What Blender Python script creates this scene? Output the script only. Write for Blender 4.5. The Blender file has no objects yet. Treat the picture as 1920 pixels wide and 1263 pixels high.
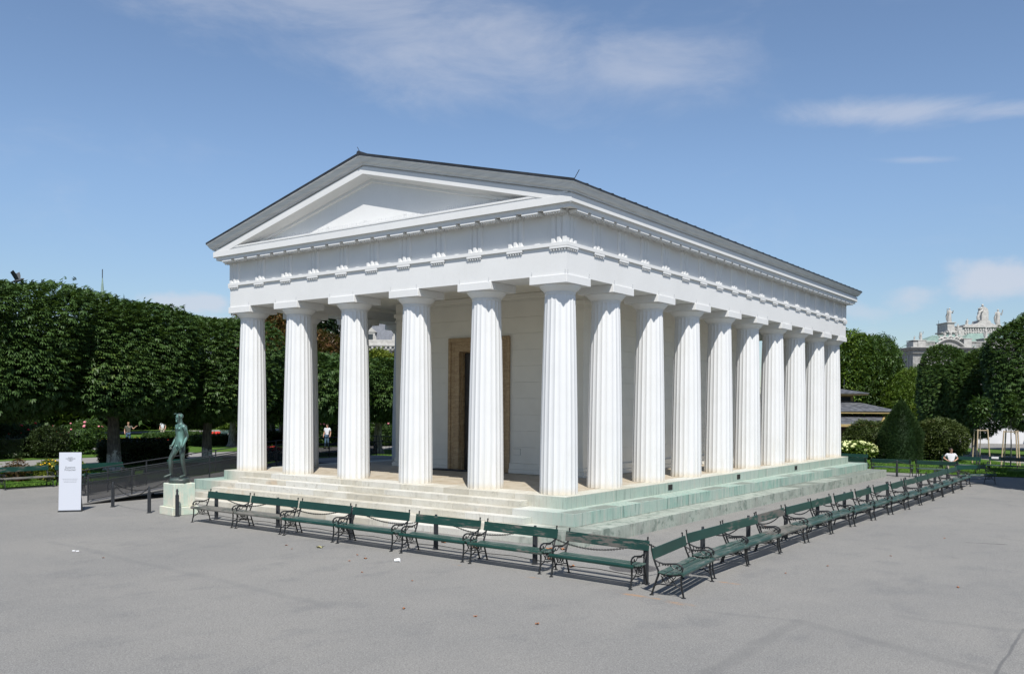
import bpy, bmesh, math, random
import numpy as np
from mathutils import Vector, Matrix, Euler, Quaternion

R = math.radians
rnd = random.Random(7)
SC = bpy.context.scene
COL = SC.collection

# ------------------------------------------------------------------ camera
def make_camera():
    f, cy, th, pitch, roll = 1651.8, 767.5, .6385, -.0037, .0067
    c, s = math.cos(th), math.sin(th)
    cp, sp = math.cos(pitch), math.sin(pitch)
    Rv = Vector((c, s, 0)); F = Vector((-s*cp, c*cp, sp)); U = Vector((s*sp, -c*sp, cp))
    X = (Rv + roll*U).normalized(); Y = (U - roll*Rv).normalized(); Z = X.cross(Y)
    m = Matrix(((X.x, Y.x, Z.x, 12.5507), (X.y, Y.y, Z.y, -18.9561), (X.z, Y.z, Z.z, 2.2319), (0, 0, 0, 1)))
    cam = bpy.data.cameras.new('camera'); o = bpy.data.objects.new('camera', cam); COL.objects.link(o)
    o.matrix_world = m
    cam.sensor_fit = 'HORIZONTAL'; cam.sensor_width = 36; cam.lens = 36*f/1920
    cam.shift_y = (cy-631.5)/1920
    cam.clip_start = .1; cam.clip_end = 3000
    SC.camera = o
make_camera()

# ------------------------------------------------------------------ sun and sky
SUN = Vector((.495, -.518, 1)).normalized()
sl = bpy.data.lights.new('sun', 'SUN'); sl.energy = 4.3; sl.angle = R(.5); sl.color = (1, .965, .91)
so = bpy.data.objects.new('sun', sl); COL.objects.link(so)
so.rotation_euler = SUN.to_track_quat('Z', 'Y').to_euler()
SC.view_settings.view_transform = 'Standard'; SC.view_settings.look = 'None'
SC.view_settings.gamma = 1; SC.view_settings.use_curve_mapping = False
SC.view_settings.exposure = .55

W = bpy.data.worlds.new('World'); SC.world = W; W.use_nodes = True
def build_sky():
    nt = W.node_tree; N = nt.nodes; L = nt.links; N.clear()
    out = N.new('ShaderNodeOutputWorld'); bg = N.new('ShaderNodeBackground'); bg.inputs['Strength'].default_value = .095
    sky = N.new('ShaderNodeTexSky'); sky.sky_type = 'NISHITA'; sky.sun_disc = False
    sky.sun_elevation = math.asin(SUN.z); sky.sun_rotation = math.atan2(SUN.x, SUN.y)
    sky.air_density = .92; sky.dust_density = .25; sky.ozone_density = 2.2; sky.altitude = 200
    tc = N.new('ShaderNodeTexCoord'); sep = N.new('ShaderNodeSeparateXYZ'); L.new(tc.outputs['Generated'], sep.inputs[0])
    def M(op, a, b=None, cl=False):
        n = N.new('ShaderNodeMath'); n.operation = op; n.use_clamp = cl
        for i, v in enumerate((a, b)):
            if v is None: continue
            if isinstance(v, (int, float)): n.inputs[i].default_value = v
            else: L.new(v, n.inputs[i])
        return n.outputs[0]
    az = M('ARCTAN2', M('MULTIPLY', sep.outputs[0], -1), sep.outputs[1])      # 0 along +y, grows to the left
    el = M('ARCSINE', sep.outputs[2])
    co = N.new('ShaderNodeCombineXYZ'); L.new(az, co.inputs[0]); L.new(el, co.inputs[1])
    def noise(scale, sx, sy, det, rough, off=0, dist=0):
        mp = N.new('ShaderNodeMapping'); mp.inputs['Scale'].default_value = (sx, sy, 1)
        mp.inputs['Location'].default_value = (off, off*.7, off*1.3); mp.inputs['Rotation'].default_value = (0, 0, -.09)
        L.new(co.outputs[0], mp.inputs[0])
        n = N.new('ShaderNodeTexNoise'); n.inputs['Scale'].default_value = scale; n.inputs['Detail'].default_value = det
        n.inputs['Roughness'].default_value = rough; n.inputs['Distortion'].default_value = dist
        L.new(mp.outputs[0], n.inputs[0]); return n.outputs[0]
    wisp = noise(6, 1, 2.6, 9, .62, 3.1, .4)
    puff = noise(14, 1, 1.6, 8, .6, 1.7)
    def blob(a0, e0, ra, re, tilt, nz, lo, hi, amp):
        # soft ellipse broken up by noise; a0/e0/ra/re in degrees
        da = M('SUBTRACT', az, R(a0)); de = M('SUBTRACT', el, R(e0))
        ct, st = math.cos(R(tilt)), math.sin(R(tilt))
        u = M('DIVIDE', M('ADD', M('MULTIPLY', da, ct), M('MULTIPLY', de, st)), R(ra))
        v = M('DIVIDE', M('SUBTRACT', M('MULTIPLY', de, ct), M('MULTIPLY', da, st)), R(re))
        d = M('SQRT', M('ADD', M('MULTIPLY', u, u), M('MULTIPLY', v, v)))
        fall = M('SUBTRACT', 1.15, d, True)
        k = M('ADD', M('MULTIPLY', M('SUBTRACT', nz, .5), 1.9), fall)
        mr = N.new('ShaderNodeMapRange'); mr.interpolation_type = 'SMOOTHSTEP'
        mr.inputs['From Min'].default_value = lo; mr.inputs['From Max'].default_value = hi; mr.inputs['To Max'].default_value = amp
        L.new(k, mr.inputs['Value']); return mr.outputs[0]
    CL = CLOUDS
    tot = None
    for c in CL:
        b = blob(*c[:5], wisp if c[5] == 'w' else puff, *c[6:])
        tot = b if tot is None else M('MAXIMUM', tot, b)
    hs = N.new('ShaderNodeHueSaturation'); hs.inputs['Saturation'].default_value = 1.0; hs.inputs['Value'].default_value = 1.0
    L.new(sky.outputs[0], hs.inputs['Color'])
    hz = N.new('ShaderNodeMapRange'); hz.interpolation_type = 'SMOOTHSTEP'; L.new(el, hz.inputs['Value'])
    hz.inputs['From Min'].default_value = 0; hz.inputs['From Max'].default_value = R(16); hz.inputs['To Min'].default_value = .66; hz.inputs['To Max'].default_value = 1
    L.new(hz.outputs[0], hs.inputs['Value'])
    mix = N.new('ShaderNodeMix'); mix.data_type = 'RGBA'
    L.new(tot, mix.inputs['Factor']); L.new(hs.outputs[0], mix.inputs['A'])
    mix.inputs['B'].default_value = (4.7, 4.9, 5.5, 1)
    L.new(mix.outputs['Result'], bg.inputs['Color']); L.new(bg.outputs[0], out.inputs[0])
# az0, el0, half width, half height, tilt, texture, lo, hi, strength   (degrees)
CLOUDS = [
    (40, 22.3, 23, 4.6, 5, 'w', .1, 1.5, .62),
    (29, 20.6, 12, 3.0, 5, 'w', .1, 1.5, .5),
    (52, 24.8, 12, 2.8, 8, 'w', .15, 1.4, .5),
    (14.5, 17.3, 8.5, 1.3, 5, 'w', .2, 1.1, .52),
    (7, 16.4, 7, .8, 5, 'w', .25, 1.1, .45),
    (12, 14.4, 3.6, .35, 5, 'w', .3, 1.3, .3),
    (7.6, 7.2, 5.0, 2.0, 4, 'p', .35, 1.1, .72),
    (12.0, 6.7, 2.6, 1.2, 0, 'p', .35, 1.1, .6),
    (15.5, 5.9, 3.0, 1.0, 8, 'p', .5, 1.1, .38),
    (15.5, 3.6, 3.2, 1.5, 0, 'p', .4, .9, .65),
    (1.5, 6.8, 6, 1.6, 0, 'p', .4, .9, .6),
    (56.5, 6.2, 4.8, 1.0, 0, 'p', .4, .95, .65),
    (55.0, 4.8, 3.6, .9, 0, 'p', .4, .95, .55),
]
build_sky()

# ------------------------------------------------------------------ materials
def mat(name, col=(.5, .5, .5), rough=.6, metal=0, spec=.5):
    m = bpy.data.materials.new(name); m.use_nodes = True
    b = m.node_tree.nodes['Principled BSDF']
    b.inputs['Base Color'].default_value = (*col, 1); b.inputs['Roughness'].default_value = rough
    b.inputs['Metallic'].default_value = metal; b.inputs['Specular IOR Level'].default_value = spec
    return m
class NG:
    def __init__(s, m):
        s.m = m; s.nt = m.node_tree; s.N = s.nt.nodes; s.L = s.nt.links; s.b = s.N['Principled BSDF']
        s.geo = s.N.new('ShaderNodeNewGeometry'); s.tc = s.N.new('ShaderNodeTexCoord'); s.oi = s.N.new('ShaderNodeObjectInfo')
    def put(s, v, inp):
        if isinstance(v, bpy.types.NodeSocket): s.L.new(v, inp)
        elif isinstance(v, (tuple, list)): inp.default_value = (*v, 1) if len(v) == 3 and len(inp.default_value) == 4 else v
        else: inp.default_value = v
    def math(s, op, a, b=0, clamp=False):
        n = s.N.new('ShaderNodeMath'); n.operation = op; n.use_clamp = clamp; s.put(a, n.inputs[0]); s.put(b, n.inputs[1]); return n.outputs[0]
    def mapping(s, vec, scale=(1, 1, 1), loc=(0, 0, 0)):
        n = s.N.new('ShaderNodeMapping'); s.put(vec, n.inputs[0]); n.inputs['Scale'].default_value = scale; n.inputs['Location'].default_value = loc; return n.outputs[0]
    def noise(s, vec, scale, det=4, rough=.55, dist=0):
        n = s.N.new('ShaderNodeTexNoise'); s.put(vec, n.inputs['Vector']); n.inputs['Scale'].default_value = scale
        n.inputs['Detail'].default_value = det; n.inputs['Roughness'].default_value = rough; n.inputs['Distortion'].default_value = dist; return n.outputs[0]
    def ramp(s, v, lo, hi, a=0., b=1.):
        n = s.N.new('ShaderNodeMapRange'); n.interpolation_type = 'SMOOTHSTEP'; s.put(v, n.inputs['Value'])
        n.inputs['From Min'].default_value = lo; n.inputs['From Max'].default_value = hi; n.inputs['To Min'].default_value = a; n.inputs['To Max'].default_value = b; return n.outputs[0]
    def mix(s, f, a, b):
        n = s.N.new('ShaderNodeMix'); n.data_type = 'RGBA'; s.put(f, n.inputs['Factor']); s.put(a, n.inputs['A']); s.put(b, n.inputs['B']); return n.outputs['Result']
    def voro(s, vec, scale, feat='F1'):
        n = s.N.new('ShaderNodeTexVoronoi'); n.feature = feat; s.put(vec, n.inputs['Vector']); n.inputs['Scale'].default_value = scale; return n.outputs['Distance']
    def sep(s, vec):
        n = s.N.new('ShaderNodeSeparateXYZ'); s.put(vec, n.inputs[0]); return n.outputs
    def bump(s, h, strength=.3, dist=.01):
        n = s.N.new('ShaderNodeBump'); n.inputs['Strength'].default_value = strength; n.inputs['Distance'].default_value = dist
        s.put(h, n.inputs['Height']); s.L.new(n.outputs[0], s.b.inputs['Normal'])
    def color(s, v): s.put(v, s.b.inputs['Base Color'])
    def rough(s, v): s.put(v, s.b.inputs['Roughness'])

def simple_noise_mat(name, a, b, scale=8, rough=.6, bump=.15, metal=0, det=5):
    m = mat(name, a, rough, metal); g = NG(m)
    n = g.noise(g.tc.outputs['Object'], scale, det)
    g.color(g.mix(g.ramp(n, .35, .65), a, b)); g.bump(n, bump, .01); return m

MT = {}
def mats():
    # white plaster of the temple
    m = mat('white_plaster', (.8, .8, .78), .62, 0, .3); g = NG(m); p = g.geo.outputs['Position']
    big = g.noise(p, .8, 5, .6); fine = g.noise(p, 22, 4)
    c = g.mix(g.ramp(big, .35, .75), (.655, .655, .645), (.62, .62, .608))
    c = g.mix(g.ramp(fine, .45, .8, 0, .25), c, (.53, .53, .52))
    streak = g.noise(g.mapping(p, (5, 5, .35)), 1.6, 5, .6)
    c = g.mix(g.ramp(streak, .6, .82, 0, .22), c, (.49, .475, .43))
    g.color(c); g.bump(fine, .08, .004); MT['plaster'] = m
    # columns: the same plaster, weathered near the foot
    m = mat('column_plaster', (.8, .8, .78), .6, 0, .3); g = NG(m); p = g.geo.outputs['Position']
    big = g.noise(p, 1.1, 5, .6); fine = g.noise(p, 26, 4); z = g.sep(p)[2]
    c = g.mix(g.ramp(big, .35, .75), (.62, .625, .625), (.59, .595, .59))
    st = g.noise(g.mapping(p, (7, 7, .5)), 1.5, 6, .65)
    low = g.ramp(z, 0, 1.7, 1, 0)
    c = g.mix(g.math('MULTIPLY', g.ramp(st, .38, .72), g.math('MULTIPLY', low, .6)), c, (.52, .505, .45))
    c = g.mix(g.math('MULTIPLY', g.ramp(z, 0, .22, 1, 0), g.ramp(big, .3, .6, .25, .7)), c, (.52, .455, .34))
    c = g.mix(g.ramp(st, .62, .84, 0, .2), c, (.52, .515, .49))
    ring = g.ramp(g.math('ABSOLUTE', g.math('SUBTRACT', g.math('MODULO', g.math('ADD', z, .2), 1.32), .66)), 0, .007, .16, 0)
    c = g.mix(ring, c, (.5, .5, .48))
    g.color(c); g.bump(fine, .08, .004); MT['column'] = m
    # porch wall: painted, slightly creamier
    m = mat('wall_plaster', (.8, .8, .76), .65, 0, .25); g = NG(m); p = g.geo.outputs['Position']
    big = g.noise(p, 1.3, 5, .6)
    g.color(g.mix(g.ramp(big, .35, .7), (.71, .69, .625), (.67, .65, .585))); g.bump(g.noise(p, 18), .08, .004); MT['wall'] = m
    # sima and tympanum gutters
    m = mat('gutter_paint', (.62, .63, .62), .55, 0, .3); g = NG(m); p = g.geo.outputs['Position']
    lines = g.noise(g.mapping(p, (.8, .8, 14)), 2, 4, .6)
    g.color(g.mix(g.ramp(lines, .35, .7), (.58, .59, .585), (.48, .49, .49))); MT['sima'] = m
    # stepped base: cream marble in front, copper stained along the side
    m = mat('step_stone', (.5, .5, .45), .7, 0, .3); g = NG(m); p = g.geo.outputs['Position']; x, y, z = g.sep(p)
    nor = g.sep(g.geo.outputs['Normal'])
    rn = g.oi.outputs['Random']
    off = g.N.new('ShaderNodeVectorMath'); off.operation = 'ADD'; g.put(p, off.inputs[0])
    cmb = g.N.new('ShaderNodeCombineXYZ'); g.put(g.math('MULTIPLY', rn, 9), cmb.inputs[0]); g.put(g.math('MULTIPLY', rn, 5), cmb.inputs[1]); g.L.new(cmb.outputs[0], off.inputs[1])
    q = off.outputs[0]
    n1 = g.noise(q, 1.4, 6, .65); n2 = g.noise(q, 7, 6, .7); strk = g.noise(g.mapping(q, (9, 9, .6)), 1.4, 5, .6)
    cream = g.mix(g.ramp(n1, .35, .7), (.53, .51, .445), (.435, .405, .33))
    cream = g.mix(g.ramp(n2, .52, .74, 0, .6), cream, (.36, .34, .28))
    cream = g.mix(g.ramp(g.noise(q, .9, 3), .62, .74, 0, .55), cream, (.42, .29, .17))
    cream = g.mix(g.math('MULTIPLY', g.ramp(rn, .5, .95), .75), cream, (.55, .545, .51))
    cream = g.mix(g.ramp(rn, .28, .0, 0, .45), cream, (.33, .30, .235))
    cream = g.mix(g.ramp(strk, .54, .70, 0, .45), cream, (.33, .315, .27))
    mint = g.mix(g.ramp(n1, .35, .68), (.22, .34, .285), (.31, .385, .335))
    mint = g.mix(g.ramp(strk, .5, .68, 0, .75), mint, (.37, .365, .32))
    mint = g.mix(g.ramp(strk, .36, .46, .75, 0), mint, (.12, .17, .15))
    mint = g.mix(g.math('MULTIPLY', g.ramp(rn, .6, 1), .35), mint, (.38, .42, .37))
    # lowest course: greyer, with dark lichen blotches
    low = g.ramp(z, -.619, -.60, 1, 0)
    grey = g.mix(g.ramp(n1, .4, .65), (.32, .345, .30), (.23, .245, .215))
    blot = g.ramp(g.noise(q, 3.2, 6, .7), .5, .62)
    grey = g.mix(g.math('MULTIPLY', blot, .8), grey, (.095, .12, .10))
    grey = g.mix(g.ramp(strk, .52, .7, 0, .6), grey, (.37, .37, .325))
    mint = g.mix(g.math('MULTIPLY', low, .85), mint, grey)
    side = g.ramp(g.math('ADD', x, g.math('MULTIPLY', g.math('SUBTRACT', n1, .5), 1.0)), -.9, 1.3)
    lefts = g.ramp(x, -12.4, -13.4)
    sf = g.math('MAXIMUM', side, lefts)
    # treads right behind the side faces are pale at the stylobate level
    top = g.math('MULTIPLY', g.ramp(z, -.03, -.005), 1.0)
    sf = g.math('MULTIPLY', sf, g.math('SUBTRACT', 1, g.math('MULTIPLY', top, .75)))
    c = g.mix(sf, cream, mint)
    # wet / mossy rectangles left by dripping on the treads along the side
    c = g.mix(g.math('MULTIPLY', g.ramp(g.noise(q, 34, 3), .56, .72, 0, .3), 1), c, (.22, .22, .19))
    wet = g.math('MULTIPLY', g.math('MULTIPLY', g.ramp(nor[2], .8, .95), g.ramp(rn, .66, .68)), g.math('MULTIPLY', g.ramp(x, .8, .95), g.ramp(n1, .3, .5)))
    c = g.mix(g.math('MULTIPLY', wet, .75), c, (.13, .145, .125))
    c = g.mix(g.ramp(g.math('MULTIPLY', g.ramp(g.noise(q, 5, 5, .7), .55, .7), g.math('SUBTRACT', 1, sf)), 0, 1, 0, .55), c, (.30, .28, .235))
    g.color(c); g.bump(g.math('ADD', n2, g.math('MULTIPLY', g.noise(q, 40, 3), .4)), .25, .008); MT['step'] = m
    # paving under the colonnade
    m = mat('porch_paving', (.45, .38, .28), .65, 0, .3); g = NG(m); p = g.geo.outputs['Position']; rn = g.oi.outputs['Random']
    n1 = g.noise(p, 2.2, 6, .65); v = g.noise(g.mapping(p, (1.5, 7, 1)), 1.4, 5, .6)
    c = g.mix(g.ramp(n1, .35, .7), (.42, .37, .295), (.31, .26, .185))
    c = g.mix(g.ramp(v, .5, .7, 0, .6), c, (.36, .26, .16)); c = g.mix(g.math('MULTIPLY', rn, .35), c, (.45, .42, .35))
    g.color(c); g.bump(n1, .1, .005); MT['paving'] = m
    # door surround marble / door
    m = mat('brown_marble', (.3, .22, .13), .45); g = NG(m); p = g.geo.outputs['Position']
    v = g.noise(g.mapping(p, (1, 1, 4)), 3.2, 7, .7, 1.2)
    c = g.mix(g.ramp(v, .35, .65), (.44, .32, .18), (.30, .20, .105)); g.color(g.mix(g.ramp(g.noise(p, 14, 5), .5, .75, 0, .6), c, (.20, .12, .065))); MT['marble'] = m
    MT['door'] = simple_noise_mat('dark_bronze_door', (.022, .02, .018), (.035, .03, .026), 6, .42, .1)
    MT['roof'] = simple_noise_mat('dark_roof_sheet', (.022, .023, .026), (.04, .042, .046), 3, .5, .1, .3)
    MT['steel'] = simple_noise_mat('dark_grey_paint', (.016, .018, .022), (.024, .027, .031), 12, .5, .05)
    MT['iron'] = simple_noise_mat('black_cast_iron', (.006, .0065, .007), (.013, .014, .014), 30, .45, .2)
    MT['vent'] = mat('vent_black', (.02, .018, .016), .6)
    MT['wire'] = mat('thin_steel_wire', (.35, .36, .37), .4, .8)
    # bench paints
    def paint(name, base, wear_or_sheen, amt):
        m = mat(name, base, .42); g = NG(m); o = g.tc.outputs['Object']; rn = g.oi.outputs['Random']
        cmb = g.N.new('ShaderNodeCombineXYZ'); g.put(g.math('MULTIPLY', rn, 30), cmb.inputs[0])
        ad = g.N.new('ShaderNodeVectorMath'); ad.operation = 'ADD'; g.put(o, ad.inputs[0]); g.L.new(cmb.outputs[0], ad.inputs[1]); q = ad.outputs[0]
        w = g.noise(g.mapping(q, (2.5, 16, 22)), 1.8, 8, .72); w2 = g.noise(g.mapping(q, (1.2, 3, 4)), 1.3, 3)
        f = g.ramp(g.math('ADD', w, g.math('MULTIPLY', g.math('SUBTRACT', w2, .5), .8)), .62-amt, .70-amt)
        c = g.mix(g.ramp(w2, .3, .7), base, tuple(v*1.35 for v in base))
        c = g.mix(f, c, g.mix(w, wear_or_sheen, tuple(v*.6 for v in wear_or_sheen)))
        g.color(c); g.rough(g.mix(f, (.42, .42, .42), (.8, .8, .8))); g.bump(w, .2, .003); return m
    gr = (.004, .030, .022)
    MT['green'] = paint('green_bench_paint', gr, (.20, .20, .17), -.09)
    MT['green_worn'] = paint('worn_green_bench_paint', (.005, .034, .024), (.13, .12, .105), .05)
    MT['green_bare'] = paint('mostly_bare_bench_wood', (.006, .034, .025), (.125, .115, .10), .17)
    MT['seat_green'] = paint('green_seat_paint_sheen', (.020, .050, .040), (.12, .14, .125), .10)  # grey-green sky sheen on the seat tops is mixed into this paint
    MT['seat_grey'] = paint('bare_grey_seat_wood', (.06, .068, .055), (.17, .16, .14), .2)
    # bronze
    m = mat('green_bronze', (.1, .2, .16), .5, .35); g = NG(m); p = g.tc.outputs['Object']; z = g.sep(p)[2]
    n = g.noise(g.mapping(p, (6, 6, 1.6)), 1.6, 6, .6); n2 = g.noise(p, 14, 5)
    c = g.mix(g.ramp(n, .38, .62), (.035, .05, .045), (.14, .27, .23))
    c = g.mix(g.ramp(z, 1.3, 2.1, .8, 0), c, (.045, .05, .045)); c = g.mix(g.ramp(n2, .6, .8, 0, .5), c, (.20, .31, .27))
    g.color(c); g.bump(n2, .2, .01); MT['bronze'] = m
    m = mat('stained_pedestal_stone', (.5, .5, .42), .7); g = NG(m); p = g.geo.outputs['Position']
    n = g.noise(p, 2.5, 6, .65); s_ = g.noise(g.mapping(p, (8, 8, .7)), 1.5, 5)
    c = g.mix(g.ramp(n, .35, .65), (.58, .55, .45), (.44, .52, .43)); c = g.mix(g.ramp(s_, .5, .7, 0, .7), c, (.36, .50, .42))
    c = g.mix(g.ramp(g.noise(p, 12, 5), .55, .75, 0, .6), c, (.34, .31, .24)); g.color(c); g.bump(n, .2, .01); MT['pedestal'] = m
    MT['sign'] = mat('sign_white', (.47, .49, .54), .5); MT['ink'] = mat('sign_ink', (.10, .105, .115), .6); MT['ink_light'] = mat('sign_ink_light', (.24, .25, .27), .6)
    # ramp mesh panels: fine dark woven mesh that lets part of the light through
    m = mat('dark_mesh_panel', (.02, .022, .026), .5); g = NG(m)
    tr = g.N.new('ShaderNodeBsdfTransparent'); ms = g.N.new('ShaderNodeMixShader'); ms.inputs[0].default_value = .52
    g.L.new(tr.outputs[0], ms.inputs[1]); g.L.new(g.b.outputs[0], ms.inputs[2]); g.L.new(ms.outputs[0], g.N['Material Output'].inputs[0]); MT['mesh'] = m
    # asphalt
    m = mat('grey_asphalt', (.17, .17, .17), .85, 0, .3); g = NG(m); p = g.geo.outputs['Position']
    sp = g.noise(p, 52, 3, .75); sp2 = g.noise(p, 120, 2, .6); big = g.noise(p, .28, 5, .6); mid = g.noise(g.mapping(p, (1, .6, 1)), 1.5, 5, .6)
    c = g.mix(g.ramp(big, .35, .65), (.218, .211, .195), (.192, .188, .177))
    c = g.mix(g.ramp(mid, .5, .75, 0, .55), c, (.142, .142, .140))
    c = g.mix(g.ramp(mid, .25, .42, .4, 0), c, (.205, .20, .19))
    c = g.mix(g.ramp(sp, .30, .50, .75, 0), c, (.075, .075, .075)); c = g.mix(g.ramp(sp, .52, .68, 0, .7), c, (.33, .325, .31))
    c = g.mix(g.ramp(sp2, .28, .45, .4, 0), c, (.09, .09, .09))
    x, y, z = g.sep(p)
    # repair seams, one painted cast shadow and rust marks on this particular ground (world coordinates)
    wob = g.math('MULTIPLY', g.math('SUBTRACT', g.noise(p, 1.6, 4), .5), .35)
    def seam_or_shadow(x0, y0, x1, y1, w, dark, c, ext=0.0):
        dx, dy = x1-x0, y1-y0; Lh = math.hypot(dx, dy); dx /= Lh; dy /= Lh
        t = g.math('ADD', g.math('MULTIPLY', g.math('SUBTRACT', x, x0), dx), g.math('MULTIPLY', g.math('SUBTRACT', y, y0), dy))
        d = g.math('ADD', g.math('MULTIPLY', g.math('SUBTRACT', x, x0), -dy), g.math('MULTIPLY', g.math('SUBTRACT', y, y0), dx))
        d = g.math('ABSOLUTE', g.math('ADD', d, g.math('MULTIPLY', wob, .3 if w < .08 else 1)))
        inside = g.math('MULTIPLY', g.ramp(t, -.15, 0), g.ramp(t, Lh, Lh+.15, 1, 0))
        f = g.math('MULTIPLY', g.math('MULTIPLY', g.ramp(d, w*.3, w, 1, 0), inside), g.ramp(mid, .3, .6, .4, 1))
        return g.mix(g.math('MULTIPLY', f, .75 if w < .08 else .38), c, dark)
    for s_ in SEAMS_AND_SHADOW: c = seam_or_shadow(*s_, c)
    for (rx, ry, ra, rb, k) in RUST:
        d = g.math('SQRT', g.math('ADD', g.math('POWER', g.math('DIVIDE', g.math('SUBTRACT', x, rx), ra), 2), g.math('POWER', g.math('DIVIDE', g.math('SUBTRACT', y, ry), rb), 2)))
        c = g.mix(g.math('MULTIPLY', g.ramp(d, .2, 1, k, 0), g.ramp(g.noise(p, 9, 4), .35, .6)), c, (.33, .19, .09))
    g.color(c); g.bump(g.math('ADD', sp, g.math('MULTIPLY', sp2, .6)), .5, .012); MT['asphalt'] = m
    m = mat('pale_gravel_path', (.3, .29, .27), .9); g = NG(m); p = g.geo.outputs['Position']
    g.color(g.mix(g.ramp(g.noise(p, 30, 4), .35, .65), (.26, .25, .235), (.19, .185, .175))); MT['path'] = m
    m = mat('lawn_green', (.06, .12, .02), .9, 0, .2); g = NG(m); p = g.geo.outputs['Position']
    c = g.mix(g.ramp(g.noise(p, 1.2, 5), .35, .7), (.060, .125, .014), (.085, .15, .022)); c = g.mix(g.ramp(g.noise(p, 25, 4), .4, .7), c, (.035, .08, .010))
    g.color(c); g.bump(g.noise(p, 40, 3), .8, .03); MT['lawn'] = m
    m = mat('grass_blades', (.07, .15, .02), .8, 0, .2); g = NG(m)
    g.color(g.mix(g.ramp(g.noise(g.geo.outputs['Position'], 3, 4), .3, .7), (.055, .13, .012), (.10, .19, .03))); MT['grass'] = m
    MT['soil'] = simple_noise_mat('dark_soil', (.03, .022, .015), (.05, .038, .025), 12, .95)
    # bark
    m = mat('grey_bark', (.2, .18, .15), .85); g = NG(m); p = g.tc.outputs['Object']
    v = g.noise(g.mapping(p, (9, 9, 2)), 1.4, 7, .7); c = g.mix(g.ramp(v, .38, .62), (.10, .088, .075), (.30, .28, .24))
    g.color(c); g.bump(v, .6, .03); MT['bark'] = m
    m = mat('pale_whitewashed_bark', (.4, .37, .32), .85); g = NG(m); p = g.tc.outputs['Object']
    v = g.noise(g.mapping(p, (9, 9, 2)), 1.4, 7, .7); zz = g.sep(p)[2]
    pale = g.mix(g.ramp(v, .35, .6), (.20, .18, .15), (.52, .49, .43)); dk = g.mix(g.ramp(v, .38, .62), (.06, .05, .045), (.15, .13, .11))
    f = g.ramp(g.math('ADD', zz, g.math('MULTIPLY', g.math('SUBTRACT', g.noise(p, 5, 4), .5), 1.2)), .75, .95)
    g.color(g.mix(f, pale, dk)); g.bump(v, .6, .03); MT['bark_pale'] = m
    # leaves
    def leaf(name, a, b, c3, trans=.22, rough=.52, spec=.3):
        m = mat(name, a, rough, 0, spec); g = NG(m)
        at = g.N.new('ShaderNodeAttribute'); at.attribute_name = 'tint'; t = at.outputs['Fac']
        c = g.mix(g.ramp(t, 0, .6), a, b); c = g.mix(g.ramp(t, .8, 1), c, c3)
        g.color(c)
        tl = g.N.new('ShaderNodeBsdfTranslucent'); g.put(g.mix(.5, c, (.10, .16, .01)), tl.inputs[0])
        ms = g.N.new('ShaderNodeMixShader'); ms.inputs[0].default_value = trans
        g.L.new(g.b.outputs[0], ms.inputs[1]); g.L.new(tl.outputs[0], ms.inputs[2]); g.L.new(ms.outputs[0], g.N['Material Output'].inputs[0]); return m
    MT['chestnut'] = leaf('chestnut_leaves', (.030, .064, .016), (.052, .098, .023), (.09, .135, .028), .2, .52, .28)
    MT['broad'] = leaf('broad_leaves', (.028, .062, .014), (.045, .090, .018), (.08, .13, .02), .2)
    MT['broad_light'] = leaf('light_green_leaves', (.055, .11, .015), (.10, .16, .02), (.17, .20, .03), .25)
    MT['dark_conifer'] = leaf('dark_needles', (.014, .032, .016), (.022, .045, .02), (.03, .055, .02), .06, .7, .2)
    MT['yew'] = leaf('yew_needles', (.013, .035, .009), (.024, .052, .011), (.05, .095, .015), .08, .65, .25)
    MT['autumn'] = leaf('autumn_leaves', (.055, .055, .02), (.13, .062, .02), (.18, .075, .018), .2)
    MT['rust'] = leaf('rust_brown_leaves', (.042, .030, .014), (.075, .04, .016), (.11, .05, .016), .2)
    MT['yellowgreen'] = leaf('yellow_green_leaves', (.085, .12, .016), (.13, .16, .02), (.19, .18, .025), .25)
    MT['shrub'] = leaf('olive_shrub_leaves', (.04, .062, .015), (.062, .085, .022), (.11, .10, .03), .15)
    MT['hedge'] = leaf('clipped_hedge_leaves', (.016, .032, .010), (.03, .05, .013), (.05, .075, .018), .08)
    def petal(name, col): return simple_noise_mat(name, col, tuple(min(1, v*1.2) for v in col), 9, .6, 0)
    MT['pet_white'] = petal('white_petals', (.62, .60, .52)); MT['pet_cream'] = petal('cream_green_petals', (.52, .55, .26))
    MT['pet_red'] = petal('red_petals', (.52, .02, .015)); MT['pet_orange'] = petal('coral_petals', (.55, .10, .04)); MT['pet_yellow'] = petal('yellow_petals', (.72, .42, .015)); MT['pet_pink'] = petal('pink_petals', (.6, .2, .24))
    # buildings
    MT['bstone'] = simple_noise_mat('pale_building_stone', (.42, .41, .385), (.33, .32, .30), 1.2, .8, .1)
    MT['bstone2'] = simple_noise_mat('grey_building_stone', (.29, .28, .265), (.21, .205, .195), 1.5, .8, .1)
    MT['slate'] = simple_noise_mat('blue_slate', (.065, .075, .095), (.10, .11, .135), 2.5, .6, .1)
    MT['patina'] = simple_noise_mat('copper_roof_patina', (.15, .22, .19), (.20, .28, .24), 1.4, .6, .1)
    MT['glass'] = mat('window_glass', (.03, .035, .04), .12)
    MT['render'] = simple_noise_mat('white_render', (.62, .62, .63), (.55, .55, .56), .5, .8, .05)
    m = mat('kiosk_slate', (.06, .065, .075), .65); g = NG(m); p = g.tc.outputs['Object']
    g.color(g.mix(g.ramp(g.noise(g.mapping(p, (1, 1, 5)), 2.5, 5), .4, .62), (.05, .054, .062), (.115, .12, .13))); MT['kroof'] = m
    MT['kwood'] = simple_noise_mat('ochre_painted_wood', (.36, .27, .11), (.30, .22, .09), 3, .6, .05)
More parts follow.
